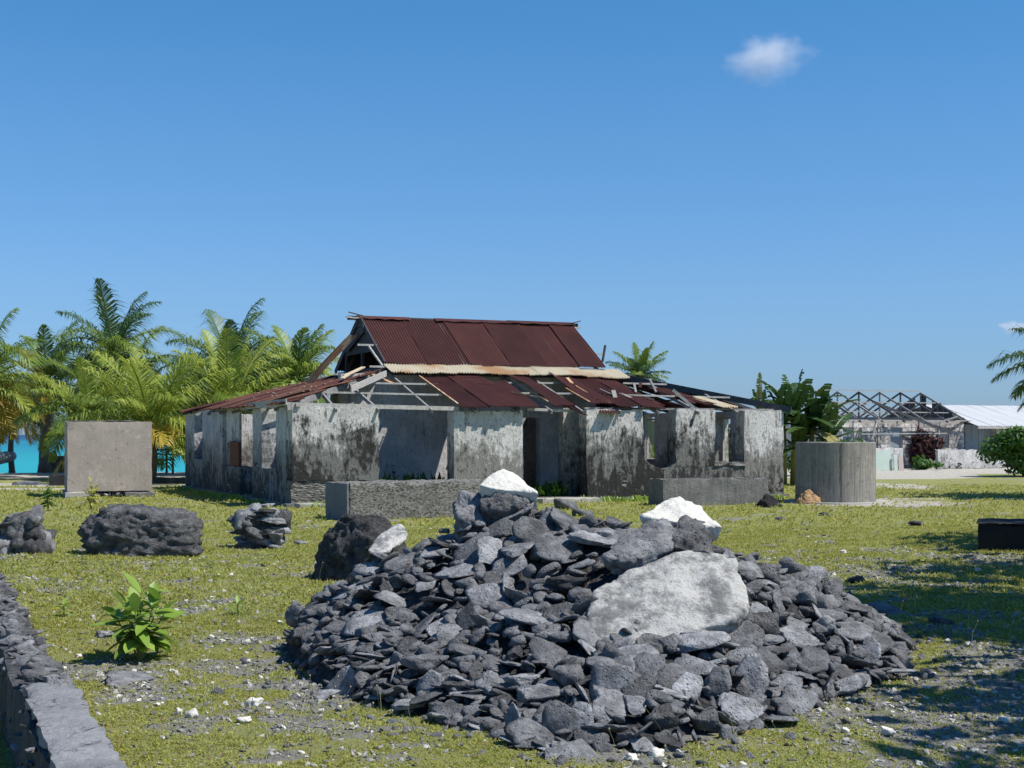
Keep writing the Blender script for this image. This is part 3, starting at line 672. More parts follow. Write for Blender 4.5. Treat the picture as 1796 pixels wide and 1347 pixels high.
# slab piles
def slab_stack(px0, px1, base, top, depth, seed, label, lay=7, mat='rock', kinds=.75, tilt=.16):
    c = gnd((px0 + px1) / 2, base); w = (px1 - px0) / F * c.y; h = EYE - (top - 762) / F * (c.y + depth / 2); r = random.Random(seed)
    e = empty('stone_stack', c + Vector((0, depth / 2, 0)), label=label, cat='stone stack')
    for k in range(lay):
        z = h * (k + .3) / lay; f = 1 - .38 * (k / lay) ** 1.8; n = r.choice((3, 4, 5)) if k < lay - 1 else 2
        for j in range(n):
            s_ = w * .30 * f * r.uniform(.8, 1.25); x = (j + .5) / n - .5
            o = link('stone', (SLABS if r.random() < kinds else CHUNKS)[r.randrange(10)], M[r.choice((mat, 'rock_dark', mat))], e)
            o.location = (x * w * .78 * f, r.uniform(-.3, .12) * depth, z); o.rotation_euler = (r.gauss(-.05, tilt), r.gauss(.1, tilt), r.uniform(0, 6.28)); o.scale = (s_, s_, s_ * r.uniform(1.0, 1.7))
    mm = hull_mesh('heart', [((r.random() - .5) * w * .75, (r.random() - .5) * depth * .7, r.random() ** .8 * h * .93) for _ in range(44)], 3, .04, 4, seed)
    link('heart_stone', mm, M['rock_dark'], e)
slab_stack(400, 500, 962, 890, .8, 4, 'waist high stack of layered flat stones left of the low concrete block', 9)
slab_stack(-30, 76, 974, 896, .9, 5, 'stack of broken grey stones by the end of the roadside wall', 6, 'wallstone', .35, .4)

# ------------------------------------------------------------------ roadside wall, bottom left
WZ = .45
wd = (Vector((-4.97, 13.8, 0)) - Vector((-1.44, 5.34, 0))).normalized(); wa = math.atan2(wd.y, wd.x); wo = Vector((-1.44, 5.34, 0)) - wd * 3.2
wall = empty('stone_wall', wo, wa, label='low grey stone wall with a smooth cement top running away at the roadside', cat='wall')
# local x along wall, local +y is left of the direction
relief_box('masonry', (0, 0.0, -.1), (14, .27, WZ - .05), M['wallbody'], wall, .11, .02, 3, .03, 2)
relief_box('cement_cap', (0, -.012, WZ - .05), (5.25, .25, WZ), M['cement_old'], wall, .04, .009, 4.5, .022, 5)
r = random.Random(9)
x = 5.3; n_ = 0
while x < 13.6 and n_ < 230:
    s_ = r.uniform(.05, .10); n_ += 1
    o = link('stone', (SLABS if r.random() < .8 else CHUNKS)[r.randrange(10)], M['wallstone'], wall)
    o.location = (x, r.uniform(.06, .19), WZ - .05 + r.uniform(-.015, .025)); o.rotation_euler = (r.gauss(0, .12), r.gauss(-.22, .16), r.uniform(1.3, 1.8) + r.choice((0, math.pi)))
    o.scale = (s_ * 1.15, s_, s_ * 1.5); x += s_ * .42
for i in range(70):   # face stones seen where the render has fallen off
    s_ = r.uniform(.05, .1); o = link('stone', SLABS[r.randrange(16)], M['wallstone'], wall)
    o.location = (r.uniform(3.8, 10.5), r.uniform(.23, .28), WZ - r.uniform(.06, .4)); o.rotation_euler = (r.gauss(0, .2), r.gauss(0, .2), r.uniform(-.4, .4)); o.scale = (s_, s_ * .6, s_)

# ------------------------------------------------------------------ ruined house
house = empty('ruined_house', HC, HA, label='roofless looking mouldy white house with a collapsed maroon iron veranda roof', cat='house')
T = .45; TOP = 2.35
def P(px, y, v=0.0): u = U(px, v); return (u, Z(y, u, v))
def front(name, pts, mat, v0=0.0, v1=T, seed=0, jit=.014, **k):
    return poly_block(name, [P(px, y, v0) for px, y in pts], v0, v1, M[mat], house, jit, .11, seed, **k)
def frontz(name, px0, px1, z0, z1, mat, v0=0.0, v1=T, seed=0, jit=.014, **k):
    return poly_block(name, [(U(px0, v0), z0), (U(px1, v0), z0), (U(px1, v0), z1), (U(px0, v0), z1)], v0, v1, M[mat], house, jit, .11, seed, **k)
# floor plinth
relief_box('floor_slab', (-.15, -.15, -.1), (HU + .1, HV + .1, .10), M['concrete_rough'], house, .5, .01, 1, .02, 3)
frontz('wall_pier', 513, 664, .60, TOP, 'plaster', -.03, T, 1, .02)
relief_box('wall_base', (0.0, .0, .0), (U(664), T, .62), M['rubblewall'], house, .1, .02, 4, .03, 3)
frontz('wall_pier', 797, 917, .0, 2.27, 'plaster_white', 0, T, 2)
relief_box('wall_base', (U(664) + .005, .03, .0), (U(797) - .005, T, .58), M['rubblewall'], house, .1, .02, 4, .05, 4)
front('wall_pier', [(1030, 885), (1164, 885), (1164, 824), (1150, 819), (1140, 812), (1131, 805), (1127, 780), (1129, 755), (1124, 735), (1126, 719), (1030, 719)], 'plaster', 0, T, 3, .022)
frontz('wall_pier', 1186, 1254, .86, TOP, 'plaster', 0, T, 4)
frontz('wall_pier', 1306, 1374, .0, TOP, 'plaster_white', 0, T, 5)
front('wall_base', [(1164, 888), (1306, 888), (1306, 811), (1254, 810), (1186, 812), (1176, 818), (1164, 824)], 'plaster_dark', .004, T, 6, .02)
relief_box('window_sill', (U(1254) - .05, -.05, .86), (U(1306) + .03, T - .05, .93), M['plaster_white'], house, .1, .01, 4, .03, 7)
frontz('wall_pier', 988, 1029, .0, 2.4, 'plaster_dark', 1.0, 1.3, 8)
# side wall, u = 0
def side(name, pts, mat, u0=0.0, u1=T, seed=0, jit=.014, **k):
    out = []
    for px, z in pts: out.append((Vs(px, u0), z))
    return poly_block(name, out, u0, u1, M[mat], house, jit, .12, seed, axis='v', **k)
def sidez(name, px0, px1, z0, z1, mat, u0=0.0, u1=T, seed=0, **k): return side(name, [(px0, z0), (px1, z0), (px1, z1), (px0, z1)], mat, u0, u1, seed, **k)
poly_block('wall_pier', [(T + .003, 0), (Vs(484), 0), (Vs(484), TOP), (T + .003, TOP)], .004, T, M['plaster_side'], house, .012, .12, 11, axis='v')
side('wall_base', [(484, .0), (459, .0), (459, .86), (484, .86)], 'plaster_side', .003, T, 12)
sidez('wall_pier', 459, 443, .0, TOP, 'plaster_side', 0, T, 13)
sidez('wall_pier', 420, 390, .0, .82, 'plaster_side', 0, T, 14)
sidez('wall_pier', 390, 355, .0, TOP, 'plaster_side', 0, T, 15)
sidez('wall_base', 355, 341, .0, .95, 'plaster_side', .003, T, 16)
sidez('wall_pier', 341, 325, .0, TOP, 'plaster_side', 0, T, 17)
sidez('board_panel', 420, 390, .83, TOP, 'plaster_white', .10, .16, 18, label='plain grey boarding filling a side window')
sidez('rust_panel', 418, 403, .83, 1.5, 'wood_brown', .02, .08, 19, label='rust brown square panel')
# back wall and right wall with window openings
def wall_with_holes(prefix, L0, L1, c0, c1, z1, holes, mat, axis, seed):
    x = L0
    for (a, b, zb, zt) in holes:
        poly_block(prefix, [(x, 0), (a, 0), (a, z1), (x, z1)], c0, c1, M[mat], house, .01, .2, seed, axis=axis)
        poly_block('wall_base', [(a, 0), (b, 0), (b, zb), (a, zb)], c0 + .003, c1 - .003, M[mat], house, .01, .2, seed + 1, axis=axis)
        if zt < z1: poly_block('lintel', [(a, zt), (b, zt), (b, z1), (a, z1)], c0 + .003, c1 - .003, M[mat], house, .01, .2, seed + 2, axis=axis)
        x = b; seed += 5
    poly_block(prefix, [(x, 0), (L1, 0), (L1, z1), (x, z1)], c0, c1, M[mat], house, .01, .2, seed, axis=axis)
wall_with_holes('wall_pier', T + .003, HV, HU - T, HU - .004, TOP, [(1.95, 2.75, .93, 2.2), (6.3, 7.25, .93, 2.25), (9.2, 10.2, .9, 2.2)], 'plaster_white', 'v', 30)
wall_with_holes('wall_pier', T, HU - T, HV - T, HV, TOP, [(2.2, 3.2, .9, 2.1), (5.6, 6.6, .05, 2.1), (8.6, 9.6, .9, 2.1), (11.4, 12.3, .9, 2.1)], 'plaster_white', 'u', 60)
# inner rooms
wall_with_holes('inner_wall', 2.2, 10.1, 3.3, 3.55, 3.3, [(7.0, 7.9, .02, 2.15)], 'inner', 'u', 80)
wall_with_holes('inner_wall', 3.56, 7.7, 9.85, 10.1, 3.3, [(5.2, 6.0, .9, 2.1)], 'inner', 'v', 90)
wall_with_holes('inner_wall', 3.56, 7.7, 3.2, 3.45, 3.3, [(5.0, 5.8, .05, 2.1)], 'inner', 'v', 95)
wall_with_holes('inner_wall', 3.46, 9.84, 7.45, 7.7, 3.3, [(5.2, 6.0, .9, 2.1)], 'inner', 'u', 99)
# timber wall plates and posts
def bar(name, p, q, w, h, mat='wood', **k): return MB().bar(p, q, w, h).build(name, M[mat], house, **k)
bar('wall_plate', (-.1, .03, TOP + .05), (U(805), .03, TOP - .02), .09, .10, 'wood_white')
bar('wall_plate', (U(925), .05, 2.33), (U(1005), .05, 2.30), .08, .07, 'wood_white')
bar('wall_plate', (U(1030), .2, TOP + .02), (HU, .2, TOP + .02), .1, .05, 'wood')
bar('wall_plate', (.15, -.1, TOP + .04), (.15, HV, TOP + .04), .1, .08, 'wood_white')
bar('fascia', (-.12, -.05, TOP + .1), (-.12, 4.0, TOP + .08), .03, .16, 'wood_white')
bar('post', (U(1140), .25, .35), (U(1139), .25, 2.3), .06, .06, 'wood')
EZ, IZ, IW = 2.42, 3.38, 3.3          # eave height, top of veranda slope, veranda width
def slope_front(u, v, dz=0): return (u, v, EZ + (IZ - EZ) * v / IW + dz)
def slope_left(u, v, dz=0): return (u, v, EZ + (IZ - EZ) * u / IW + dz)
def slope_right(u, v, dz=0): return (u, v, EZ + (IZ - EZ) * (HU - u) / (HU - 10.2) + dz)
# hip rafters
bar('hip_rafter', (-.15, -.15, EZ - .10), (IW, IW, IZ - .05), .06, .14, 'wood')
bar('hip_rafter', (HU + .15, -.15, EZ - .06), (10.2, IW, IZ - .02), .07, .17, 'wood_dark')
bar('hip_rafter', (HU + .15, HV, EZ - .06), (10.2, 7.7, IZ - .02), .06, .12, 'wood_dark')
bar('hip_rafter', (-.1, HV, EZ - .05), (IW, 7.7, IZ - .02), .06, .12, 'wood_dark')
for u in (1.05, 2.1, 3.45, 4.6, 5.8, 6.65, 7.5, 8.6, 9.7, 10.9, 12.1):
    vt = min(IW, u if u < IW else IW, (HU - u) * IW / 3.45)
    bar('rafter', slope_front(u, -.15, -.12), slope_front(u + rnd.uniform(-.06, .06), vt, -.07), .05, .09, 'wood')
for (v, u0, u1, dz) in ((1.1, .9, 4.2, -.01), (2.0, 2.0, 4.4, 0), (1.2, 5.9, 8.3, 0), (2.3, 6.2, 8.2, -.02), (1.05, 9.3, 12.6, .02), (2.2, 9.9, 11.5, .05)):
    bar('batten', slope_front(u0, v, dz), slope_front(u1, v + rnd.uniform(-.05, .05), dz + rnd.uniform(-.04, .02)), .06, .045, 'wood_white')
for v in (1.2, 2.6, 4.2, 5.8, 7.4, 9.0, 10.8):
    u1 = min(IW, v if v < IW else IW, (HV - v) * .66); bar('rafter', slope_left(-.1, v, -.1), slope_left(u1, v, -.07), .05, .08, 'wood')
    if v > 1.0: bar('rafter', slope_right(HU + .1, v, -.1), slope_right(max(10.2, HU - v) if v < IW else 10.2, v, -.07), .05, .08, 'wood_dark')
for (u, v0, v1) in ((12.6, 1.4, 9.0), (11.5, 2.5, 8.6)): bar('batten', slope_right(u, v0, 0), slope_right(u, v1, 0), .06, .04, 'wood_dark')
bar('rafter_stub', slope_front(11.2, .1, -.25), slope_front(10.5, .5, .32), .05, .08, 'wood_white')
bar('rafter_stub', slope_front(10.55, 1.5, .0), slope_front(10.35, 1.5, .35), .05, .05, 'wood_white')

# corrugated sheets
def sheet(p0, du, dv, width, length, mat, name='roof_sheet', amp=.019, pitch=.078, bend=None, seed=0, parent=None, slant=0.0, dip=None, thick=True, nl=10, **k):
    """p0 = bottom corner, du = unit across, dv = unit up the slope"""
    p0 = Vector(p0); du = Vector(du).normalized(); dv = Vector(dv).normalized(); nrm = du.cross(dv).normalized()
    if nrm.z < 0: nrm = -nrm
    nc = max(4, int(width / pitch * 6)); cx = np.linspace(0, width, nc + 1); ly = np.linspace(0, 1, nl + 1); r = random.Random(seed)
    jag = [r.uniform(-.04, .04) for _ in range(40)]
    V = []
    for j, tt in enumerate(ly):
        for i, x in enumerate(cx):
            l = tt * length
            if j == 0: l += jag[int(x / .16) % 40] * (1 if bend != 'none' else 0)
            z = amp * math.sin(2 * math.pi * x / pitch)
            z += .02 * noise.noise(Vector((x * 1.5 + seed * 5, l * 1.2, seed)))
            if dip: z += dip(x / width, tt)
            V.append(p0 + du * (x + slant * tt) + dv * l + nrm * z)
    n = nc + 1; Fc = [(j * n + i, j * n + i + 1, (j + 1) * n + i + 1, (j + 1) * n + i) for j in range(nl) for i in range(nc)]
    if thick:
        o = len(V); V += [v - nrm * .004 for v in V]
        Fc += [(o + d, o + c, o + b, o + a) for a, b, c, d in Fc]
    me = npmesh(name, np.array([tuple(v) for v in V]), np.array(Fc), True)
    return link(name, me, mat, parent or house, **k)
# upper gable roof
RZ, RV, BZ, BV = 4.96, 5.5, 3.56, 3.28
seams = [3.42, 4.62, 5.83, 7.03, 8.15, 9.12, 9.9]
sl = Vector((0, RV - BV, RZ - BZ)); 
for i in range(6):
    w = seams[i + 1] - seams[i] + .05
    dp = (lambda a: (lambda x, t_: .03 * (1 - x) ** 6 * 1.0 + (a * (x > .9))))(rnd.uniform(.0, .015))
    sheet((seams[i] - (.0 if i else .0), BV + rnd.uniform(-.03, .02), BZ + .005 * (i % 2) + rnd.uniform(0, .012)), (1, 0, 0), sl, w, sl.length + rnd.uniform(-.02, .02), M['rust'], seed=i, dip=dp)
slb = Vector((0, -(7.75 - RV), RZ - BZ))
for i in range(6):
    sheet((seams[i], 7.75, BZ - .02), (1, 0, 0), slb, seams[i + 1] - seams[i] + .04, slb.length, M['rust'], seed=20 + i)
# ridge capping, broken
for (a, b, dz, tilt) in ((3.3, 4.85, .0, 0), (5.6, 7.9, .0, .0), (7.85, 10.0, .012, .0)):
    m = MB()
    for s in (-1, 1):
        pts = []
        n = 14
        for k in range(n + 1):
            u = a + (b - a) * k / n; w = .02 * math.sin(k * 1.7 + s); pts.append((u, RV, RZ + dz + .045 + tilt * k)); pts.append((u, RV + s * .19, RZ + dz - .045 + w * .6))
        o = len(m.v); m.v += pts; m.f += [(o + 2 * k, o + 2 * k + 1, o + 2 * k + 3, o + 2 * k + 2) for k in range(n)]
    m.build('ridge_cap', M['rust'], house)
bar('ridge_board', (3.05, RV, RZ - .03), (10.15, RV, RZ - .03), .04, .12, 'wood_dark')
for i in range(7):
    u = 3.7 + i * 1.0; bar('rafter', (u, BV, BZ - .08), (u, RV, RZ - .08), .05, .1, 'wood_dark'); bar('rafter', (u, 7.7, BZ - .08), (u, RV, RZ - .08), .05, .1, 'wood_dark')
bar('ridge_stub', (2.95, RV - .2, RZ - .02), (3.5, RV - .1, RZ - .05), .05, .04, 'wood_white'); bar('ridge_stub', (3.05, RV - .1, RZ + .12), (3.5, RV, RZ + .04), .03, .03, 'wood_dark')
bar('ridge_stub', (9.85, RV - .1, RZ - .09), (10.25, RV, RZ - .1), .05, .04, 'wood_white'); bar('ridge_stub', (9.8, RV - .1, RZ + .0), (10.2, RV - .05, RZ + .1), .1, .02, 'rust')
# gable boarding at the left end: overlapping dark boards with gaps
gu = 3.40
def gable_w(z): f = (RZ - z) / (RZ - BZ); return RV - f * (RV - BV), RV + f * (7.75 - RV)
for k, (z0, z1, tw) in enumerate(((3.30, 3.50, 0), (3.95, 4.22, .0), (4.20, 4.46, .02), (4.44, 4.68, -.01), (4.68, 4.93, 0))):
    a0, b0 = gable_w(max(z0, BZ)); a1, b1 = gable_w(max(z1, BZ)); x = gu + .02 * (k % 2)
    m = MB(); m.v = [(x, a0 + .05, z0), (x, b0 - .05, z0 + tw), (x, b1 - .05, z1 + tw), (x, a1 + .05, z1), (x + .025, a0 + .05, z0), (x + .025, b0 - .05, z0 + tw), (x + .025, b1 - .05, z1 + tw), (x + .025, a1 + .05, z1)]
    m.f = [(0, 1, 2, 3), (7, 6, 5, 4), (0, 4, 5, 1), (1, 5, 6, 2), (2, 6, 7, 3), (3, 7, 4, 0)]; m.build('gable_board', M['wood_dark'], house)
bar('gable_board', (gu - .06, 6.6, 4.1), (gu - .06, 4.95, 4.62), .025, .22, 'wood_dark')
bar('gable_stud', (gu + .05, 5.4, 3.45), (gu + .05, 5.4, 4.0), .07, .07, 'wood_dark'); bar('gable_stud', (gu + .05, 6.9, 3.45), (gu + .05, 6.9, 4.0), .07, .07, 'wood_dark')
bar('barge_board', (gu - .02, BV, BZ), (gu - .02, RV, RZ), .03, .16, 'wood_dark'); bar('barge_board', (gu - .02, 7.8, BZ - .05), (gu - .02, RV, RZ), .03, .16, 'wood_dark')
bar('lookout', (2.9, 4.1, 4.10), (3.45, 4.1, 4.1), .06, .05, 'wood_white'); bar('lookout', (2.95, 3.2, 3.48), (3.5, 3.2, 3.48), .06, .05, 'wood_white'); bar('fly_rafter', (3.22, 4.1, 4.06), (3.3, 3.2, 3.5), .04, .05, 'wood_white')
bar('broken_lath', (10.0, 4.2, 4.02), (10.3, 4.2, 4.02), .04, .04, 'wood_white'); bar('broken_lath', (10.28, 4.15, 3.8), (10.42, 4.25, 4.28), .05, .06, 'wood_dark')
# the wall above the veranda, dark
bar('eaves_board', (3.45, 3.27, 3.40), (9.9, 3.27, 3.40), .02, .26, 'wood_dark')
# pale sheet strip below the main roof
su = [3.36, 4.7, 6.15, 7.6, 9.0, 10.35]
slp = Vector((0, .85, .30))
for i in range(5):
    sheet((su[i] , 2.62 + rnd.uniform(-.02, .02), 3.33 + rnd.uniform(-.012, .012) - (.05 if i == 4 else 0)), (1, 0, 0), slp, su[i + 1] - su[i] + .03, .78, M['galv'], name='pale_roof_sheet', seed=40 + i, nl=4, slant=.0,
          dip=(lambda x, t_: -.006 * math.sin(3.1 * x)))
# veranda front sheets
sv = Vector((0, IW, IZ - EZ)); svl = sv.length
def vsheet(u0, u1, l0, l1, seed, mat='rust', dz=.03, tilt=0.0, slant=0.0, dip=None, name='roof_sheet', **k):
    p = Vector(slope_front(u0, 0, dz)) + sv.normalized() * l0
    return sheet(p, (1, 0, tilt), sv, u1 - u0, l1 - l0, M[mat], seed=seed, slant=slant, dip=dip, name=name, **k)
vsheet(4.15, 4.95, -.25, 2.85, 51, slant=-.02, dip=lambda x, t_: -.02 * math.sin(3 * x))
vsheet(4.92, 5.66, -.28, 2.95, 52, dz=.045)
vsheet(5.62, 6.30, -.22, 2.1, 53, dz=.03, dip=lambda x, t_: .10 * x * t_)
vsheet(5.4, 6.1, 1.9, 3.0, 54, dz=.05, slant=-.3)
vsheet(6.72, 7.35, -.1, 3.05, 55, dz=.04, slant=-.08, dip=lambda x, t_: .12 * (1 - x) * math.sin(3 * t_))
vsheet(7.25, 7.6, -.3, 1.4, 56, dz=-.02, slant=-.4, dip=lambda x, t_: -.15 * x)
vsheet(7.9, 8.6, .1, 2.9, 57, dz=.05, dip=lambda x, t_: .12 * (1 - x) ** 2 * t_)
vsheet(8.55, 9.3, -.1, 3.0, 58, dz=.035)
vsheet(9.25, 9.95, -.15, 2.95, 59, dz=.045, dip=lambda x, t_: -.05 * x)
vsheet(9.9, 10.35, .6, 3.0, 60, dz=-.02, slant=-.2, dip=lambda x, t_: -.12 * x)
vsheet(8.0, 8.5, -.25, .9, 61, dz=-.04, slant=.3, dip=lambda x, t_: -.06)
vsheet(10.9, 11.4, .9, 1.9, 62, dz=.02, slant=-.4)
vsheet(11.7, 12.2, -.05, 1.0, 64, mat='galv', dz=.02, slant=-.6)
vsheet(11.3, 11.65, .2, 1.4, 66, mat='rust', dz=.03, slant=-.55)
bar('rust_edge_strip', slope_front(6.0, .95, .09), slope_front(6.55, .5, .09), .05, .03, 'rust_light')
for (u, l0, l1) in ((4.14, -.1, 2.7), (6.70, .2, 2.6), (7.88, .2, 1.6)):
    a = Vector(slope_front(u, 0, .06)) + sv.normalized() * l0; b = Vector(slope_front(u - .03, 0, .06)) + sv.normalized() * l1; bar('rust_edge_strip', a, b, .035, .02, 'rust_light')
for i in range(14):   # curled loose strips
    u = rnd.uniform(7.8, 11.0); a = Vector(slope_front(u, rnd.uniform(-.2, 2.2), .05)); d = Vector((rnd.uniform(-.3, .3), rnd.uniform(.1, .5), rnd.uniform(.0, .28)))
    bar('loose_strip', a, a + d, rnd.uniform(.04, .12), .015, rnd.choice(('rust', 'rust', 'rust_light', 'wood')))
# veranda left slope sheets (run up the slope from the side eave)
su_ = Vector((IW, 0, IZ - EZ)); 
vv = 0.0; i = 0
while vv < 12.6:
    w = min(.78, 12.65 - vv)
    if vv < IW: Lm = (vv + .4) / IW * su_.length
    elif vv > 7.7: Lm = max(.35, (12.75 - vv) / 5.0 * su_.length)
    else: Lm = su_.length
    cut = 1.15 if (.8 < vv < 2.4) else (.75 if 9.6 < vv < 10.7 else -.22)
    if cut > 0: Lm = max(.4, min(Lm, su_.length) - cut)
    p = Vector(slope_left(0, vv + w, .05 + .012 * (i % 2))) + su_.normalized() * cut
    sheet(p, (0, -1, 0), su_, w, min(Lm, su_.length) + .15, M['rust_far' if i % 3 else 'rust'], seed=70 + i, dip=lambda x, t_: .015 * math.sin(5 * t_ + x)); vv += .74; i += 1
# what is left of the right hand slope, seen from below through the gaps
sr = Vector((-(HU - 10.2), 0, IZ - EZ)); vv = 2.1; i = 0
while vv < 9.4:
    if i not in (3, 7):
        Lm = min(1, (vv + .1) / 3.45) * sr.length if vv < 3.4 else sr.length
        sheet(Vector(slope_right(HU, vv, .06 + .012 * (i % 2))) - sr.normalized() * .2, (0, 1, 0), sr, .77, Lm + .1, M['rust_far' if i % 2 else 'rust'], seed=130 + i, dip=lambda x, t_: .02 * math.sin(5 * t_ + x))
    vv += .75; i += 1
# loose timber and the leaning rusty sheet on the left slope
bar('loose_timber', slope_left(2.2, 2.9, .16), slope_left(3.0, 3.9, .2), .12, .03, 'wood_pale'); bar('loose_timber', slope_left(1.9, 2.2, .14), slope_left(2.5, 3.4, .16), .10, .03, 'wood_pale')
bar('loose_timber', slope_left(2.9, 5.6, .12), slope_left(2.4, 4.4, .18), .12, .03, 'wood_white')
bar('loose_timber', (1.5, .15, 2.78), (3.2, 2.6, 3.28), .03, .15, 'wood_white')
a = Vector(slope_left(2.15, 6.3, .10)); b = Vector((3.22, 5.6, 4.45)); dv_ = (b - a)
sheet(a - Vector((.12, .05, 0)), Vector((.6, -.8, 0)), dv_, .34, dv_.length, M['rust_light'], name='leaning_sheet', seed=120, dip=lambda x, t_: .03 * math.sin(3 * t_), label='long orange rusted sheet leaning on the gable')
r = random.Random(4)
for i in range(22):
    a = Vector(slope_left(r.uniform(.6, 2.6), r.uniform(1.5, 9.5), .09)); bar('leaf_litter', a, a + Vector((r.uniform(-.08, .08), r.uniform(-.25, .25), .01)), .05, .012, 'wood_pale')
bar('twisted_sheet', slope_front(2.9, 2.9, .0), slope_front(3.35, 2.4, -.12), .25, .03, 'rust_light'); bar('twisted_sheet', slope_front(2.6, 2.5, -.05), slope_front(2.2, 2.35, .0), .2, .03, 'rust_light')
# window frames seen through the gaps
for (v0, v1) in ((6.35, 7.2), (1.98, 2.72)):
    m = MB(); x = HU - .25
    for q in (v0 + .03, v1 - .03): m.box((x, q - .03, .95), (x + .06, q + .03, 2.2))
    m.box((x, v0 + .06, 2.14), (x + .06, v1 - .06, 2.2)); m.build('window_frame', M['wood_white'], house)
cv, cf = [], []
for j in range(9):
    for i in range(13):
        t_ = j / 8; w = .62 * (1 - .55 * t_); y = 6.45 + .05 + (i / 12) * w; cv.append((HU - .3 + .03 * math.sin(i * 1.9), y, 2.12 - t_ * .75))
for j in range(8):
    for i in range(12): cf.append((j * 13 + i, j * 13 + i + 1, (j + 1) * 13 + i + 1, (j + 1) * 13 + i))
cu = link('curtain', npmesh('curtain', np.array(cv), np.array(cf), True), M['curtain'], loc=HC, rot=(0, 0, HA), label='pale green curtain gathered in a far window of the ruined house', cat='curtain')
# door step blocks
relief_box('step', (U(930), -.75, -.05), (U(1032), -.1, .12), M['slab'], house, .15, .012, 3, .03, 21)
relief_box('step', (U(515), -.55, -.05), (U(580), -.12, .10), M['slab'], house, .15, .012, 3, .03, 22)

# ------------------------------------------------------------------ concrete things in the yard
def yard(name, origin, ang, label, cat): return empty(name, origin, ang, label=label, cat=cat)
bc = gnd(118, 873)
bx = yard('concrete_box', bc, HA - R(4), 'tall square taupe concrete water box standing left of the house', 'water tank')
BW, BH, BD = 2.22, 2.05, 2.0
relief_box('front_wall', (0, 0, .16), (BW, .12, BH), M['concrete_box'], bx, .12, .004, 3, .012, 1)
relief_box('side_wall', (0, .122, .16), (.12, BD, BH), M['concrete_box'], bx, .15, .004, 3, .012, 2)
relief_box('side_wall', (BW - .12, .122, .16), (BW, BD, BH), M['concrete_box'], bx, .15, .004, 3, .012, 3)
relief_box('back_wall', (.122, BD - .12, .16), (BW - .122, BD, BH), M['concrete_box'], bx, .15, .004, 3, .012, 4)
relief_box('rim', (.02, .015, BH), (BW - .4, .105, BH + .035), M['concrete_rough'], bx, .1, .006, 6, .02, 5)
relief_box('base_slab', (-.06, -.14, -.05), (.62, BD, .155), M['slab'], bx, .12, .01, 4, .03, 6)
relief_box('base_slab', (1.5, -.14, -.05), (BW + .08, BD, .12), M['concrete_rough'], bx, .12, .01, 4, .03, 7)
relief_box('dark_gap_fill', (.62, .25, -.05), (1.5, BD, .155), M['blackbox'], bx, .2, .02, 4, .03, 8)  # black block stands in for the shaded gap under the box
for i in range(9):
    o = link('stone', CHUNKS[i], M['rock'], bx, loc=(.7 + i * .1, .05 + .05 * (i % 3), .07), rot=(i, i * 2, i), scale=(.09, .08, .08))

tc = gnd(1457.5, 884) + Vector((.33, .98, 0)); TR = .99; TH = 1.51
tank = empty('round_tank', tc, 0, label='round open topped concrete tank right of the house', cat='water tank')
bm = bmesh.new(); N = 72; rings = []
for (rr, z) in ((TR, 0.02), (TR, TH - .02), (TR - .015, TH), (TR - .09, TH), (TR - .1, TH - .02), (TR - .1, .1)):
    rings.append([bm.verts.new((rr * math.cos(2 * math.pi * k / N) * (1 + .002 * math.sin(k * 5)), rr * math.sin(2 * math.pi * k / N), z + (.008 * noise.noise(Vector((k * .4, z, 0))) if z > 1 else 0))) for k in range(N)])
for a, b in zip(rings, rings[1:]):
    for k in range(N): bm.faces.new((a[k], a[(k + 1) % N], b[(k + 1) % N], b[k]))
bmesh.ops.recalc_face_normals(bm, faces=bm.faces)
me = D.meshes.new('tank_wall'); bm.to_mesh(me); bm.free(); link('tank_wall', me, M['concrete_tank'], tank)
MB().tube([(0, 0, .03), (0, 0, .06)], TR - .1, 48).build('tank_floor', M['concrete_rough'], tank)
relief_box('joint_strip', (-.075, -TR - .012, .05), (-.055, -TR + .05, TH - .01), M['concrete_rough'], tank, .1, .003, 5, .004, 4)
MB().tube([(.1, .05, -.06), (.1, .05, .035)], [1.38, 1.35], 40).build('apron', M['slab'], tank)
def custom_rock(px0, px1, y0, base, mat, seed, label, depth=.5, name='rock', cat='rock', peak=.45):
    c = gnd((px0 + px1) / 2, base); w = (px1 - px0) / F * c.y; h = (base - y0) / F * c.y; r = random.Random(seed)
    pts = [(-w / 2, 0, -.05), (w / 2, 0, -.05), (-w * .4, depth * .5, -.05), (w * .45, depth * .5, -.05), (w * (peak - .5), .08, h), (w * (peak - .5) + w * .18, .12, h * .82), (-w * .42, .05, h * .25), (w * .42, .08, h * .3), (-w * .2, -.05, h * .5), (0, -.1, -.03)]
    return link(name, hull_mesh(name, pts, 4, h * .06, 6 / max(w, .3), seed, .15), mat, None, loc=c, label=label, cat=cat)
custom_rock(1394, 1444, 855, 884, M['tan'], 4, 'tan orange rock leaning against the round tank')
custom_rock(1322, 1376, 864, 890, M['blackbox'], 9, 'black jagged rock between the low block and the round tank')

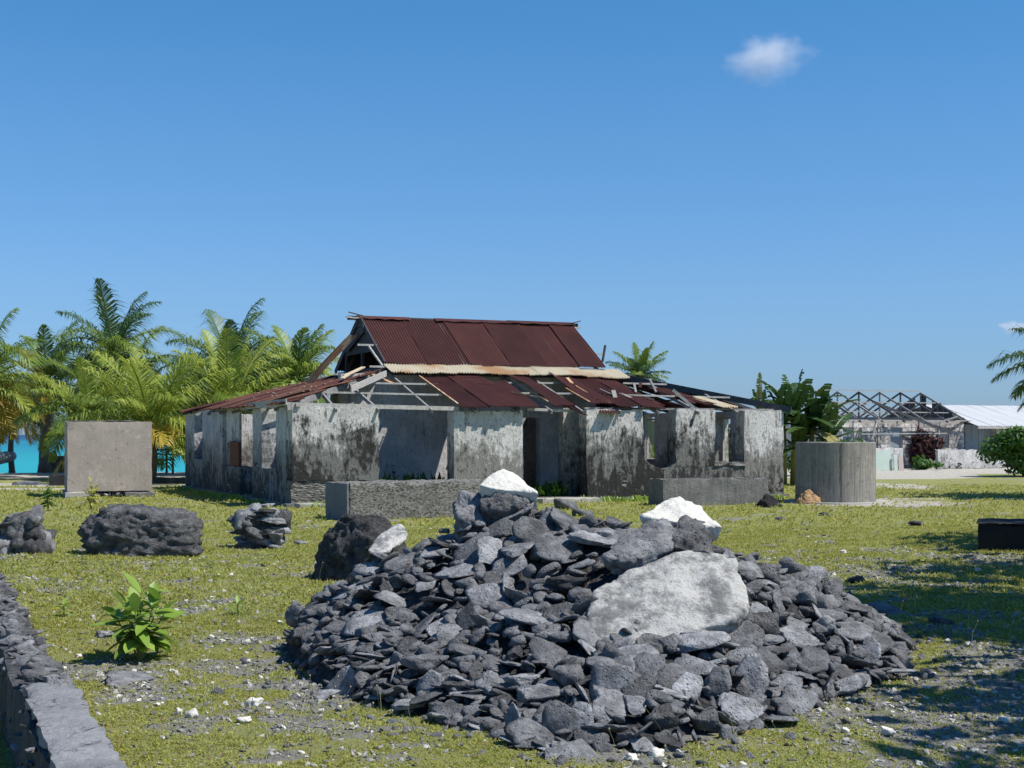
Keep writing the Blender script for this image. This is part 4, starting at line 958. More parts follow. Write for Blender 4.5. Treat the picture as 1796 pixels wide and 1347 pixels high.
lb = gnd(613, 914)
b1 = yard('concrete_block', lb, R(33), 'long low rough concrete block before the left part of the house', 'concrete block')
relief_box('block_body', (0, 0, -.05), (3.4, 1.05, .74), M['blockrough'], b1, .06, .016, 7, .03, 1)
relief_box('corner_post', (-.06, .0, -.05), (-.003, 1.0, .75), M['cement'], b1, .1, .006, 3, .02, 2)
lb2 = gnd(1163, 888)
b2 = yard('concrete_block', lb2, HA - R(6), 'low mould stained concrete trough before the right part of the house', 'concrete block')
for nm, a_, b_ in (('trough_wall', (0, 0, -.05), (2.78, .12, .64)), ('trough_wall', (0, .122, -.05), (.12, .9, .64)), ('trough_wall', (2.66, .122, -.05), (2.78, .9, .64)), ('trough_wall', (.122, .78, -.05), (2.658, .9, .64))):
    relief_box(nm, a_, b_, M['concrete_rough'], b2, .08, .006, 4, .015, 3)
rb = gnd(1715, 966)
b3 = yard('concrete_box', rb, R(-19), 'low black concrete box with tree shade in its colour at the edge of the grass', 'concrete box')
relief_box('box_body', (0, 0, -.05), (1.6, 1.3, .385), M['blackbox'], b3, .08, .008, 4, .02, 5)  # black concrete, with the shade of the tree put into the colour
relief_box('box_lid', (-.02, -.02, .388), (1.62, 1.32, .41), M['blackbox'], b3, .1, .005, 4, .02, 6)  # lid equally dark, its tree shade is in the colour
# small lows near the beach
for (px0, px1, y0, base, mat, lab) in ((84, 120, 833, 852, 'plaster_dark', 'small dark masonry stub just left of the square water box'), (262, 326, 838, 848, 'wood_dark', 'long dark log like kerb lying across the sand'), (18, 66, 845, 851, 'cement', 'low grey slab lying at the sandy track')):
    c = gnd(px0, base); w = (px1 - px0) / F * c.y; h = (base - y0) / F * c.y
    relief_box('masonry_stub', (0, 0, -.1), (w, .5, h), M[mat], None, .15, .02, 3, .05, 3, loc=c, label=lab, cat='low wall')

# ------------------------------------------------------------------ far building with stripped roof trusses
FC = Vector(((1452 - 898) / F * 69, 69, 0)); fb = empty('stripped_building', FC, HA, label='long block building with bare roof trusses beyond the round tank', cat='building')
def FU(px, v=0.0): k = (px - 898) / F; b = FC + hv * v; return (k * b.y - b.x) / (hu.x - k * hu.y)
def FZ(y, u, v=0): return EYE + (762 - y) / F * (FC + hu * u + hv * v).y
FL = FU(1691)
holes = [(FU(1478), FU(1497), 1.3, 2.1), (FU(1498), FU(1512), .15, 2.1), (FU(1533), FU(1540), .15, 2.1), (FU(1562), FU(1583), .9, 2.1), (FU(1648), FU(1664), 1.05, 2.1)]
bw, bh = .42, .205
blk = relief_box('block', (0, 0, 0), (bw - .018, .24, bh - .016), M['block'], fb, .2, .003, 3, .0, 1, smooth=False); blkme = blk.data; D.objects.remove(blk)
FR = []; rows = int(2.42 / bh); nb = 0; rest = []
for j in range(rows):
    x = -(bw / 2 if j % 2 else 0)
    while x < FL:
        a, b = max(x, 0), min(x + bw, FL); z0 = j * bh; cz = z0 + bh / 2
        for (h0, h1, zb, zt) in holes:
            if zb < cz < zt:
                if a < h1 and b > h0:
                    if a >= h0 and b <= h1: a = b
                    elif a < h0: b = h0
                    else: a = h1
        if b - a > .08:
            o = link('block', blkme, M['block'], fb, loc=(a, -.012 + rnd.uniform(-.012, .008), z0), scale=((b - a) / bw, 1, 1)); nb += 1
        x += bw
for (x0, x1) in zip([0] + [h[1] for h in holes], [h[0] for h in holes] + [FL]):
    MB().box((x0 + .02, .02, 0), (x1 - .02, .215, 2.4)).build('mortar_core', M['mortar'], fb)
for (h0, h1, zb, zt) in holes:
    MB().box((h0 - .02, .022, 0), (h1 + .02, .21, zb - .02)).build('mortar_core', M['mortar'], fb)
    MB().box((h0 - .02, .022, zt + .02), (h1 + .02, .21, 2.4)).build('mortar_core', M['mortar'], fb)
    m = MB(); m.box((h0 + .0, .06, zb), (h0 + .06, .12, zt)).box((h1 - .06, .06, zb), (h1, .12, zt)); FR.append(m.build('frame', M['wood_white'], fb))
for k in (0, 3): h0, h1, zb, zt = holes[k]; MB().box((h0 + .07, .1, zb), (h1 - .07, .14, zt - .03)).build('shutter', M['bluegrey'], FR[k])
relief_box('end_wall', (0, .25, 0), (.22, 6.4, 2.4), M['lime_ruin'], fb, .4, .01, 1, .02, 1)
relief_box('end_wall', (FL - .22, .25, 0), (FL, 6.4, 2.4), M['lime_ruin'], fb, .4, .01, 1, .02, 1)
relief_box('back_wall', (.22, 6.18, 0), (FL - .22, 6.4, 2.4), M['lime_ruin'], fb, .4, .01, 1, .02, 1)
FRZ = 3.88; FE = 2.5
for i, u in enumerate(np.linspace(1.6, FL - .1, 6)):
    mt = 'wood_dark' if i % 2 == 0 else 'wood'
    for s in (0, 1):
        MB().bar((u, -.45 if not s else 6.85, FE - .18), (u, 3.2, FRZ), .05, .085).build('truss_rafter', M[mt], fb)
    MB().bar((u, -.1, FE), (u, 6.5, FE), .06, .11).build('truss_tie', M['wood'], fb)
    MB().bar((u, 3.2, FE), (u, 3.2, FRZ), .06, .08).build('truss_post', M[mt], fb)
    for s in (-1, 1): MB().bar((u, 3.2, FE + .05), (u, 3.2 + s * 1.6, FE + .82), .05, .08).build('truss_strut', M['wood'], fb)
for (v, z, u0, u1) in ((3.2, FRZ + .09, -.3, FL - .15), (2.0, FRZ - .55, .2, FL), (1.0, FRZ - 1.03, 1.0, FL + .4), (-.3, FE - .1, 0, FL + .2), (4.4, FRZ - .55, 0, FL * .7), (5.6, FRZ - 1.1, 0, FL)):
    MB().bar((u0, v, z), (u1, v, z + rnd.uniform(-.06, .02)), .07, .05).build('purlin', M['wood_white'], fb)
m = MB(); m.v = [(FL - .02, .3, FE), (FL - .02, 6.3, FE), (FL - .02, 3.2, FRZ - .05), (FL - .07, .3, FE), (FL - .07, 6.3, FE), (FL - .07, 3.2, FRZ - .05)]
gable_faces = [(0, 1, 2), (5, 4, 3), (0, 3, 4, 1), (1, 4, 5, 2), (2, 5, 3, 0)]
for k in range(14):      # vertical gable boards with one gap
    v0 = .2 + k * .44; v1 = v0 + .41
    def top(v): return FE + (FRZ - FE) * max(0, 1 - abs(v - 3.2) / 3.2)
    if k == 5 or k == 7: continue
    m = MB(); m.v = [(FL - .06, v0, FE - .1), (FL - .06, v1, FE - .1), (FL - .06, v1, top(v1)), (FL - .06, v0, top(v0)), (FL - .03, v0, FE - .1), (FL - .03, v1, FE - .1), (FL - .03, v1, top(v1)), (FL - .03, v0, top(v0))]
    m.f = [(0, 1, 2, 3), (7, 6, 5, 4), (0, 4, 5, 1), (1, 5, 6, 2), (2, 6, 7, 3), (3, 7, 4, 0)]; m.build('gable_board', M['wood_dark'], fb)
bar2 = lambda p, q, w, h, mt: MB().bar(p, q, w, h).build('fallen_rafter', M[mt], fb)
bar2((2.2, -.6, 3.3), (6.6, -1.1, 1.75), .06, .12, 'wood_dark'); bar2((5.0, -.7, 2.0), (7.4, -.6, 2.6), .05, .08, 'wood'); bar2((1.6, -.5, 1.72), (6.6, -.8, 1.76), .05, .05, 'wood_white')
bar2((3.6, -.4, 2.9), (7.2, -.5, 1.8), .06, .1, 'wood_dark'); bar2((FL - 1.3, -.6, 2.72), (FL + .5, .2, 2.25), .06, .1, 'wood_dark')
# whitewashed porch wall, door and white roof on the right
wb = empty('white_roofed_building', FC, HA, label='white roofed porch building joined to the stripped block building', cat='building')
u0, u1 = FU(1640, -1.2), FU(1757, -1.2)
relief_box('low_wall', (u0, -1.4, 0), (u1, -1.2, .95), M['lime_ruin'], wb, .15, .015, 3, .04, 2)
d0, d1 = FU(1692, .3), FU(1739, .3)
dr = empty('door', (0, 0, 0)); dr.parent = wb
for k in range(4): MB().box((d0 + (d1 - d0) / 4 * k + .01, .28, .3), (d0 + (d1 - d0) / 4 * (k + 1) - .01, .33, 2.2)).build('door_board', M['bluegrey'], dr)
relief_box('pier', (FU(1740, .2), -.1, 0), (FU(1757, .2), .3, 2.25), M['lime_ruin'], wb, .2, .01, 3, .02, 3)
MB().box((FU(1757), 2.4, 0), (FU(1757) + 7, 2.5, 2.3)).build('inner_wall', M['wood_dark'], wb)  # dark sheet added as the shade inside the porch opening
relief_box('pier', (FU(1790, 0), -.1, 0), (FU(1800, .0), .3, 2.25), M['lime_ruin'], wb, .2, .01, 3, .02, 3)
for k in range(8):
    sheet((FL + .05 + k * .95, -1.0, 2.12), (1, 0, 0), Vector((0, 4.2, 1.15)), .98, 4.3, M['whiteroof'], name='roof_sheet', parent=wb, amp=.02, pitch=.16, seed=k, nl=3)
for k in range(8):
    sheet((FL + .05 + k * .95, 7.3, 2.12), (1, 0, 0), Vector((0, -4.2, 1.15)), .98, 4.3, M['whiteroof'], name='roof_sheet', parent=wb, amp=.02, pitch=.16, seed=k, nl=3)
MB().bar((FL, -1.0, 2.05), (FL + 7.6, -1.0, 2.05), .05, .12).build('fascia', M['wood_white'], wb)
relief_box('end_wall', (FL + .02, 4, 0), (FL + 7, 4.2, 2.9), M['lime_ruin'], wb, .5, .01, 1, .02, 3)
# panels leaning outside
for (px0, px1, y0, base, mat, lab) in ((1530, 1567, 785, 817, 'palegreen', 'large pale green panel leaning by the stripped building'), (1569, 1576, 790, 815, 'palegreen', 'narrow pale green panel beside the large green one'), (1577, 1586, 795, 815, 'pink', 'small pinkish panel leaning at the end of the green panels')):
    c = at(px0, base, 67.0); c.z = 0; w = (px1 - px0) / F * 67; h = (base - y0) / F * 67 + .1
    relief_box('leaning_panel', (0, 0, 0), (w, .06, h), M[mat], None, .2, .004, 3, .01, 1, loc=c, rot=(R(-10), 0, R(8)), label=lab, cat='panel')
relief_box('broken_wall', (0, 0, 0), (1.9, .3, 1.05), M['lime_ruin'], None, .15, .03, 3, .08, 5, loc=at(1527, 819, 68.3) * Vector((1, 1, 0)) if False else Vector((at(1530, 819, 68.3).x, 68.3, 0)), rot=(0, 0, HA), label='crumbling low white wall behind the green panels', cat='wall')

# ------------------------------------------------------------------ palms
def frond_mesh(az, el, L, droop, wind, seed, pairs=44, width=.045, leaf=.34, lift=0.18):
    r = random.Random(seed); d = Vector((math.cos(az) * math.cos(el), math.sin(az) * math.cos(el), math.sin(el)))
    pts = []; p = Vector(); n = 16; step = L / n; dirs = []
    for i in range(n + 1):
        pts.append(p.copy()); dirs.append(d.copy()); p = p + d * step
        d = (d + Vector((0, 0, -droop * step * (.35 + 1.2 * i / n))) + wind * .10 * step * i / n).normalized()
    m = MB(); m.tube(pts, [.035 * L / 3 * (1 - .85 * i / n) + .006 for i in range(n + 1)], 4, False)
    V = m.v; Fc = m.f
    for k in range(pairs):
        tt = .14 + .86 * (k / (pairs - 1)); q = tt * n; i = min(int(q), n - 1); c = pts[i].lerp(pts[i + 1], q - i); dd = dirs[i]
        side = dd.cross(Vector((0, 0, 1)))
        side = side.normalized() if side.length > .05 else Vector((-math.sin(az), math.cos(az), 0))
        up = side.cross(dd).normalized()
        ll = L * leaf * (math.sin(math.pi * min(1, .12 + tt * .86)) ** .6) * r.uniform(.85, 1.1)
        for s in (-1, 1):
            fw = .45 + .75 * tt; ld = (side * s * 1.0 + dd * fw + up * lift * r.uniform(.4, 1.4) + wind * .35 + Vector((r.gauss(0, .13), r.gauss(0, .13), r.gauss(0, .15)))).normalized()
            w = ld.cross(up); w = w.normalized() * width * .5 if w.length > .01 else side * width * .5
            a = c; b = c + ld * ll * .5; ld2 = (ld + Vector((0, 0, -1.15 + r.gauss(0, .25))) + wind * .3).normalized(); e = b + ld2 * ll * .5
            o = len(V); V += [tuple(a - w * .6), tuple(a + w * .6), tuple(b + w), tuple(b - w), tuple(e)]
            Fc += [(o, o + 1, o + 2, o + 3), (o + 3, o + 2, o + 4)]
    me = D.meshes.new('frond'); me.from_pydata(V, [], Fc); me.update(); return me
WIND = Vector((.8, .2, .05))
def palm(px, py, Y, L, n, mats, label, seed, elmin=-35, elmax=82, trunk_px=None, tr=.13, droop=.42, wind=1.0, group='coconut palms along the beach', pairs=52, width=.050, azlim=None):
    r = random.Random(seed); c = at(px, py, Y); bx_ = at(trunk_px if trunk_px else px, 0, Y).x; zb = float(gz(np.array(bx_), np.array(Y)))
    e = empty('coconut_palm', (bx_, Y, zb), label=label, cat='palm tree', group=group)
    top = Vector((c.x - bx_, 0, c.z - zb)); h = top.z
    pts = [Vector((top.x * (k / 8) ** 1.5 + .03 * math.sin(k + seed), .02 * math.cos(k), h * k / 8)) for k in range(9)]
    if h > .5: MB().tube(pts, [tr * (1.5 if k == 0 else 1.12 - .04 * k) for k in range(9)], 10).build('trunk', M['bark'], e, True)
    n = int(n * 1.3)
    for i in range(n):
        f = (i + .5) / n; el = R(elmax + (elmin - elmax) * f ** .85 + r.uniform(-7, 7)); az = i * 2.399 + r.uniform(-.3, .3)
        mt = mats[min(len(mats) - 1, int(f * len(mats)))] if r.random() < .8 else r.choice(mats)
        me = frond_mesh(az, el, L * 1.08 * r.uniform(.82, 1.08) * (1 if el > 0 else .85), droop * r.uniform(.8, 1.3), WIND * wind * r.uniform(.7, 1.2), seed * 100 + i, pairs, width)
        link('frond', me, M[mt], e, loc=pts[-1] + Vector((0, 0, .05)))
    if h > 2.5:
        for i in range(5):
            a = i * 1.256; m = MB(); q = pts[-1] + Vector((.2 * math.cos(a), .2 * math.sin(a), -.22)); m.tube([q + Vector((0, 0, .13)), q + Vector((0, 0, .08)), q, q - Vector((0, 0, .1)), q - Vector((0, 0, .14))], [.02, .09, .12, .08, .02], 8); m.build('coconut', M['palm_gold' if i % 2 else 'palm_lime'], e, True)
    return e
G, B_, Lm, Go, Dr = 'palm_green', 'palm_blue', 'palm_lime', 'palm_gold', 'palm_dry'
palm(198, 622, 60, 3.1, 22, [B_, G, G, B_], 'tallest dark green palm behind the square water box', 1, -40, 84, 232)
palm(-22, 672, 56, 3.5, 26, [G, G, Lm, Lm, Go, Go], 'palm with golden dying fronds cut by the photo edge', 2, -60, 80, -40, droop=.5)
palm(84, 676, 64, 3.1, 22, [G, B_, G, G, Go], 'green palm with a thick leaning trunk left of the water box', 3, -32, 84, 78, .22)
palm(268, 768, 50, 3.5, 26, [Lm, Lm, Lm, Go, Lm], 'low lime coloured palm between water box and house', 4, -8, 78, 266, .18, .36, .7)
palm(405, 666, 60, 3.2, 24, [B_, G, B_, G], 'tall dark palm rising behind the left end of the house', 5, -35, 84)
palm(402, 740, 52, 3.3, 22, [Lm, Lm, G, Lm], 'lime coloured young palm behind the left veranda roof', 6, -5, 82, droop=.38, wind=.7)
palm(520, 668, 57, 2.7, 22, [G, Lm, G, Lm], 'mid green palm nearest the gable of the house', 7, -35, 80)
palm(1122, 662, 66, 1.6, 20, [G, B_, G], 'small palm showing above the veranda roof behind the house', 8, -25, 80, pairs=36)
palm(1900, 645, 38, 2.4, 20, [B_, G, G], 'palm at the track whose frond tips enter the photo from the side', 9, -30, 42, wind=.2)
palm(160, 738, 54, 2.6, 20, [Lm, G, Lm], 'short lime palm directly behind the square water box', 10, -20, 80, droop=.5)
palm(335, 738, 60, 2.6, 20, [G, Lm, Go], 'green and gold palm at the far left corner of the house', 11, -25, 78, droop=.45)
palm(470, 700, 62, 3.0, 22, [G, B_, G], 'dark palm between the two palms behind the veranda roof', 12, -30, 80)
palm(215, 690, 62, 3.0, 20, [G, B_, G], 'dark bushy palm in front of the tallest palm', 13, -40, 80)
palm(20, 720, 66, 2.8, 20, [B_, B_, G], 'dark palm hanging low over the inflatable boat', 14, -22, 70)

# ------------------------------------------------------------------ leaf clump helper
def leaf_cloud(n, center, rad, size, seed, aspect=1.8, lumps=7, up=.3):
    r = np.random.RandomState(seed); c = r.randn(lumps, 3) * .42; c[:, 2] *= .8
    k = r.randint(0, lumps, n); d = r.randn(n, 3); d /= np.linalg.norm(d, axis=1)[:, None]; rr = r.rand(n) ** .45 * .55
    p = (c[k] + d * rr[:, None]); q = p * np.array(rad) + np.array(center)
    nrm = d + r.randn(n, 3) * .5 + np.array([0, 0, up]); nrm /= np.linalg.norm(nrm, axis=1)[:, None]
    a = np.cross(nrm, r.randn(n, 3)); a /= np.linalg.norm(a, axis=1)[:, None]; b = np.cross(nrm, a)
    s = size * (.6 + .8 * r.rand(n))[:, None]
    v = np.stack([q - a * s * aspect * .5, q + b * s * .4, q + a * s * aspect * .5, q - b * s * .4], 1).reshape(-1, 3)
    return v, np.arange(n * 4).reshape(-1, 4)
def shrub(name, px, base, w, h, mat, n, size, label, seed, Y=None, d=None, cat='shrub', zlow=.0):
    c = gnd(px, base) if Y is None else Vector((at(px, 0, Y).x, Y, 0)); d = d or w
    e = empty(name, c, label=label, cat=cat)
    v, f = leaf_cloud(n, (0, 0, h * .52 + zlow), (w * .5, d * .5, h * .48), size, seed, lumps=11); v[:, 2] = np.maximum(v[:, 2], .01)
    link('foliage', npmesh('foliage', v, f), M[mat], e)
    m = MB()
    r = random.Random(seed)
    for i in range(6):
        a = r.uniform(0, 6.28); m.tube([(0, 0, 0), (math.cos(a) * w * .15, math.sin(a) * w * .15, h * .4), (math.cos(a) * w * .3, math.sin(a) * w * .3, h * .8)], [.03, .02, .008], 5)
    m.build('stems', M['bark'], e)
    return e
shrub('croton_bush', 1619, 822, 1.5, 2.15, 'croton', 1500, .16, 'dark maroon leaved bush growing against the stripped building', 1)
shrub('shrub', 1622, 824, 1.3, .6, 'shrub', 500, .14, 'green undergrowth at the foot of the maroon bush', 2)
shrub('shrub', 1795, 836, 3.0, 2.3, 'shrub', 5200, .13, 'dense rounded green shrub before the white roofed building', 3, d=2.6)
shrub('shrub', 1440, 820, 2.8, 1.5, 'shrub', 1500, .17, 'yellowish green bush behind the round tank', 4, Y=58)
shrub('shrub', 1296, 0, 2.0, 2.0, 'shrub', 1500, .15, 'green bush seen through the right window of the ruined house', 5, Y=52)
shrub('shrub', 1156, 0, 2.2, 1.8, 'lushleaf', 1300, .17, 'bright bush seen through the broken window of the ruined house', 6, Y=56)
# out of frame shade trees to the right
def tree(x, y, h, rx, rz_, seed, label, n=9500, size=.27):
    e = empty('shade_tree', (x, y, 0), label=label, cat='tree')
    MB().tube([(0, 0, 0), (.1, .05, h * .3), (.0, .1, h * .6), (-.1, 0, h * .9)], [.22, .18, .14, .05], 10).build('trunk', M['bark'], e, True)
    r = random.Random(seed); m = MB()
    for i in range(8):
        a = r.uniform(0, 6.28); q = Vector((math.cos(a) * rx * .6, math.sin(a) * rx * .6, h * r.uniform(.8, 1.1))); m.tube([(0, .05, h * .45), q * .5 + Vector((0, 0, h * .3)), q], [.1, .06, .02], 6)
    m.build('limbs', M['bark'], e, True)
    v, f = leaf_cloud(n, (0, 0, h), (rx, rx, rz_), size, seed, lumps=9); link('crown', npmesh('crown', v, f), M['treeleaf'], e)
tree(11.3, 13.2, 6.4, 4.5, 1.5, 3, 'broad leafy tree outside the photo shading the grass by the black box')
tree(7.8, 8.2, 4.9, 2.2, .8, 8, 'smaller leafy tree outside the photo shading the gravel', 1300)
tree(15.2, 19.2, 6.0, 4.8, 1.3, 12, 'third leafy tree outside the photo shading the grass beyond the black box', 8500)

# ------------------------------------------------------------------ banana plant
def banana_leaf(L, Wd, el, az, droop, seed, tear=.25):
    r = random.Random(seed); d = Vector((math.cos(az) * math.cos(el), math.sin(az) * math.cos(el), math.sin(el))); p = Vector(); n = 18; st = L / n; V, Fc = [], []; pts = []; ds = []
    for i in range(n + 1):
        pts.append(p.copy()); ds.append(d.copy()); p = p + d * st; d = (d + Vector((0, 0, -droop * st * (.2 + 1.3 * i / n)))).normalized()
    m = MB(); m.tube(pts, [.03 * (1 - .8 * i / n) + .004 for i in range(n + 1)], 4, False); V = m.v; Fc = m.f
    for i in range(2, n):
        t_ = i / n; w = Wd * 1.3 * (math.sin(math.pi * (t_ * .9 + .06)) ** .5); dd = ds[i]; sd = dd.cross(Vector((0, 0, 1))); sd = sd.normalized() if sd.length > .05 else Vector((-math.sin(az), math.cos(az), 0)); up = sd.cross(dd)
        for s in (-1, 1):
            fold = r.uniform(-.35, .2) if r.random() < tear else .05; o = len(V); a, b = pts[i], pts[i + 1] - dd * st * (r.uniform(0, .5) if r.random() < tear else -.02)
            od = (sd * s + up * fold + dd * .25).normalized() * w * r.uniform(.8, 1); V += [tuple(a), tuple(b), tuple(b + od + Vector((0, 0, -.04))), tuple(a + od + Vector((0, 0, -.04)))]; Fc.append((o, o + 1, o + 2, o + 3))
    me = D.meshes.new('leaf'); me.from_pydata(V, [], Fc); me.update(); return me
def banana(px, Y, stems, label, seed):
    r = random.Random(seed); base = Vector((at(px, 0, Y).x, Y, 0)); e = empty('banana_plant', base, label=label, cat='banana plant')
    for (dx, hh, nl, L) in stems:
        MB().tube([(dx, 0, 0), (dx + .03, .03, hh * .5), (dx, 0, hh)], [.13, .11, .07], 8).build('stem', M['banana_old'], e, True)
        for i in range(nl):
            el = R(86 - 105 * (i / nl) + r.uniform(-8, 8)); az = i * 2.4 + r.uniform(-.4, .4)
            o = link('leaf', banana_leaf(L * r.uniform(.8, 1.1), .24, el, az, .55, seed * 31 + i), M['banana'] if i < nl - 1 else M['banana_old'], e, loc=(dx, 0, hh - .05))
banana(1392, 48, [(0, 2.35, 12, 1.8), (-.35, 2.1, 10, 1.6), (.6, 1.9, 11, 1.8), (1.1, 1.5, 9, 1.6), (.15, 1.3, 9, 1.5)], 'dark leafed banana clump between house and round tank', 3)
banana(1338, 47, [(0, 2.0, 7, 1.2)], 'smaller banana plant with one yellow upright leaf at the house corner', 5)
o = link('leaf', banana_leaf(1.35, .13, R(88), 0.5, .35, 77, .1), M['banana_old'], [q for q in D.objects if q.name.startswith('banana_plant')][-1], loc=(-.15, 0, 2.4), label='yellow upright furled leaf')

# ------------------------------------------------------------------ young plants on the grass
def lance(L, w, bend, seed):
    n = 6; V = []; Fc = []
    for i in range(n + 1):
        t_ = i / n; ww = w * math.sin(math.pi * min(1, t_ * .92 + .06)) ** .8 * (1 if i < n else .05); x = L * t_; z = -bend * L * t_ * t_
        V += [(x, -ww, z + ww * .25), (x, 0, z), (x, ww, z + ww * .25)]
    for i in range(n): a = i * 3; Fc += [(a, a + 1, a + 4, a + 3), (a + 1, a + 2, a + 5, a + 4)]
    me = npmesh('leaf', np.array(V), np.array(Fc), True); return me
LEAVES = [lance(1, .22, .18, 0), lance(1, .20, .4, 1), lance(1, .24, .05, 2)]
def leafy_plant(name, px, base, h, spread, nst, nlf, Ls, mat, label, seed, cat='plant', Y=None):
    c = gnd(px, base); c.z = float(gz(np.array(c.x), np.array(c.y))); r = random.Random(seed); e = empty(name, c, label=label, cat=cat)
    for k in range(nst):
        a = k * 2.4 + r.uniform(-.3, .3); rr = spread * (0 if k == 0 else r.uniform(.35, .75)); hh = h * (1 - .45 * rr / spread) * r.uniform(.8, 1)
        tip = Vector((math.cos(a) * rr, math.sin(a) * rr, hh * .86)); MB().tube([(0, 0, -.02), tuple(tip * .5 + Vector((0, 0, .02))), tuple(tip)], [.009, .007, .004], 5).build('stem', M['stalk'], e)
        for i in range(nlf):
            t_ = .35 + .65 * (i / max(1, nlf - 1)); az = i * 2.4 + r.uniform(-.3, .3) + k; el = R(-8 + 68 * (t_ - .35) / .65 * (i / nlf) ** 1.1 + r.uniform(-12, 12)); s_ = Ls * r.uniform(.75, 1.15) * (1 - .25 * (i / nlf))
            link('leaf', LEAVES[r.randrange(3)], mat, e, loc=tuple(tip * t_), rot=(r.uniform(-.3, .3), -el, az), scale=(s_, s_, s_))
leafy_plant('leafy_plant', 246, 1152, .66, .30, 9, 10, .25, M['lushleaf'], 'bright green bushy broad leaved plant alone in the foreground grass', 3)
leafy_plant('leafy_plant', 84, 896, .62, .14, 4, 9, .22, M['shrub'], 'small dark green plant on the grass left of the square water box', 4)
leafy_plant('flowering_plant', 160, 893, .78, .2, 6, 10, .17, M['yellowleaf'], 'yellow flowering plant before the square water box', 5)
leafy_plant('seedling', 112, 1080, .13, .05, 1, 7, .13, M['lushleaf'], 'tiny green seedling near the roadside wall', 6, 'seedling')
leafy_plant('seedling', 417, 1080, .15, .05, 1, 7, .13, M['lushleaf'], 'tiny green seedling between bright plant and rubble pile', 7, 'seedling')
# weeds inside and round the house
def weeds(name, pts, label, seed, mat='shrub', size=.16, n=26):
    V, Fc = [], []; r = random.Random(seed); o = 0
    for (x, y, z, h) in pts:
        for i in range(n):
            a = r.uniform(0, 6.28); el = r.uniform(.6, 1.5); L = h * r.uniform(.5, 1); d = Vector((math.cos(a) * math.cos(el), math.sin(a) * math.cos(el), math.sin(el))); s = Vector((-math.sin(a), math.cos(a), 0)) * size * .14
            b = Vector((x + r.gauss(0, .12), y + r.gauss(0, .12), z)); m1 = b + d * L * .6; e = b + d * L + Vector((0, 0, -.15 * L)); V += [tuple(b - s), tuple(b + s), tuple(m1 + s * 1.3), tuple(e), tuple(m1 - s * 1.3)]; Fc.append((o, o + 1, o + 2, o + 4)); Fc.append((o + 4, o + 2, o + 3, o + 3)); o += 5
    me = D.meshes.new(name); me.from_pydata(V, [], [tuple(dict.fromkeys(f)) for f in Fc]); me.update()
    link(name, me, M[mat], label=label, cat='weeds', kind='stuff')
wp = []
for i in range(34): p = HW(rnd.uniform(2.2, 4.6), rnd.uniform(1.2, 2.6)); wp.append((p.x, p.y, .1, rnd.uniform(.4, .85)))
for i in range(20): p = HW(rnd.uniform(6.6, 8.4), rnd.uniform(.7, 2.6)); wp.append((p.x, p.y, .1, rnd.uniform(.3, .6)))
weeds('weeds', wp, 'leafy weeds growing in the shade inside the ruined veranda', 3, 'shrub', .3)
wp = []
for i in range(60):
    p = HW(rnd.choice((rnd.uniform(.1, 2.9), rnd.uniform(6.4, 8.6), rnd.uniform(8, 13.4))), rnd.uniform(-.55, -.18)); wp.append((p.x, p.y, 0, rnd.uniform(.1, .26)))
for i in range(30): p = HW(rnd.uniform(-.5, -.2), rnd.uniform(0, 12)); wp.append((p.x, p.y, 0, rnd.uniform(.1, .25)))
weeds('weeds', wp, 'low tufts of grass along the foot of the house walls', 4, 'lushleaf', .12, 16)

# ------------------------------------------------------------------ shore things
# inflatable boat
bt = empty('inflatable_boat', (at(28, 0, 64).x, 64, .15), label='grey inflatable boat drawn up on the beach, bow showing at the edge', cat='boat')
pts = []
for k in range(25):
    a = -math.pi / 2 + math.pi * k / 24; pts.append((-.75 + math.cos(a) * .75 - .25, math.sin(a) * .75, .42 + .16 * math.cos(a)))
pts = [(-3.6, -.75, .34)] + pts + [(-3.6, .75, .34)]
MB().tube(pts, [.16] + [.23] * 25 + [.16], 12).build('tube', M['boat'], bt, True)
link('hull', hull_mesh('hull', [(-3.5, -.6, .3), (-3.5, .6, .3), (-3.5, 0, 0), (-.5, -.45, .4), (-.5, .45, .4), (-.25, 0, .35), (-1.2, 0, .02)], 2, .005, 3, 1, .1), M['whiteroof'], bt)
MB().box((-3.55, -.6, .2), (-3.45, .6, .65)).build('transom', M['bluegrey'], bt)
MB().box((-1.45, -.07, .62), (-1.3, .07, .85)).build('cleat', M['blackbox'], bt)
# drying rack / small jetty frame
Yr = 62; rk = empty('timber_rack', (at(262, 0, Yr).x, Yr, 0), label='dark open timber rack with small hanging buckets on the beach', cat='rack')
for dx in (.15, .75, 1.02): MB().bar((dx, 0, -.1), (dx, 0, 1.0), .08, .08).build('post', M['wood_dark'], rk)
MB().bar((-.1, 0, 1.02), (1.7, 0, 1.06), .06, .08).build('rail', M['wood_dark'], rk); MB().bar((0, 0, .62), (1.1, 0, .6), .05, .06).build('rail', M['wood_dark'], rk); MB().bar((0, .5, .82), (1.9, .6, .86), .05, .05).build('rail', M['wood_dark'], rk)
for dx, mt in ((.35, 'wood_brown'), (.55, 'boat')): tag(MB().tube([(0, 0, 0), (0, 0, .2)], [.07, .09], 10).build('bucket', M[mt], None), label='small %s bucket hanging from the timber rack' % ('brown' if dx < .5 else 'grey'), cat='bucket').location = (at(262, 0, Yr).x + dx, Yr, .4)
MB().box((0, 0, -.1), (1.25, .4, .72)).build('timber_box', M['wood_dark'], None, loc=(at(68, 0, 65).x, 65, 0), label='dark timber box at the foot of the thick palm trunk', cat='box')

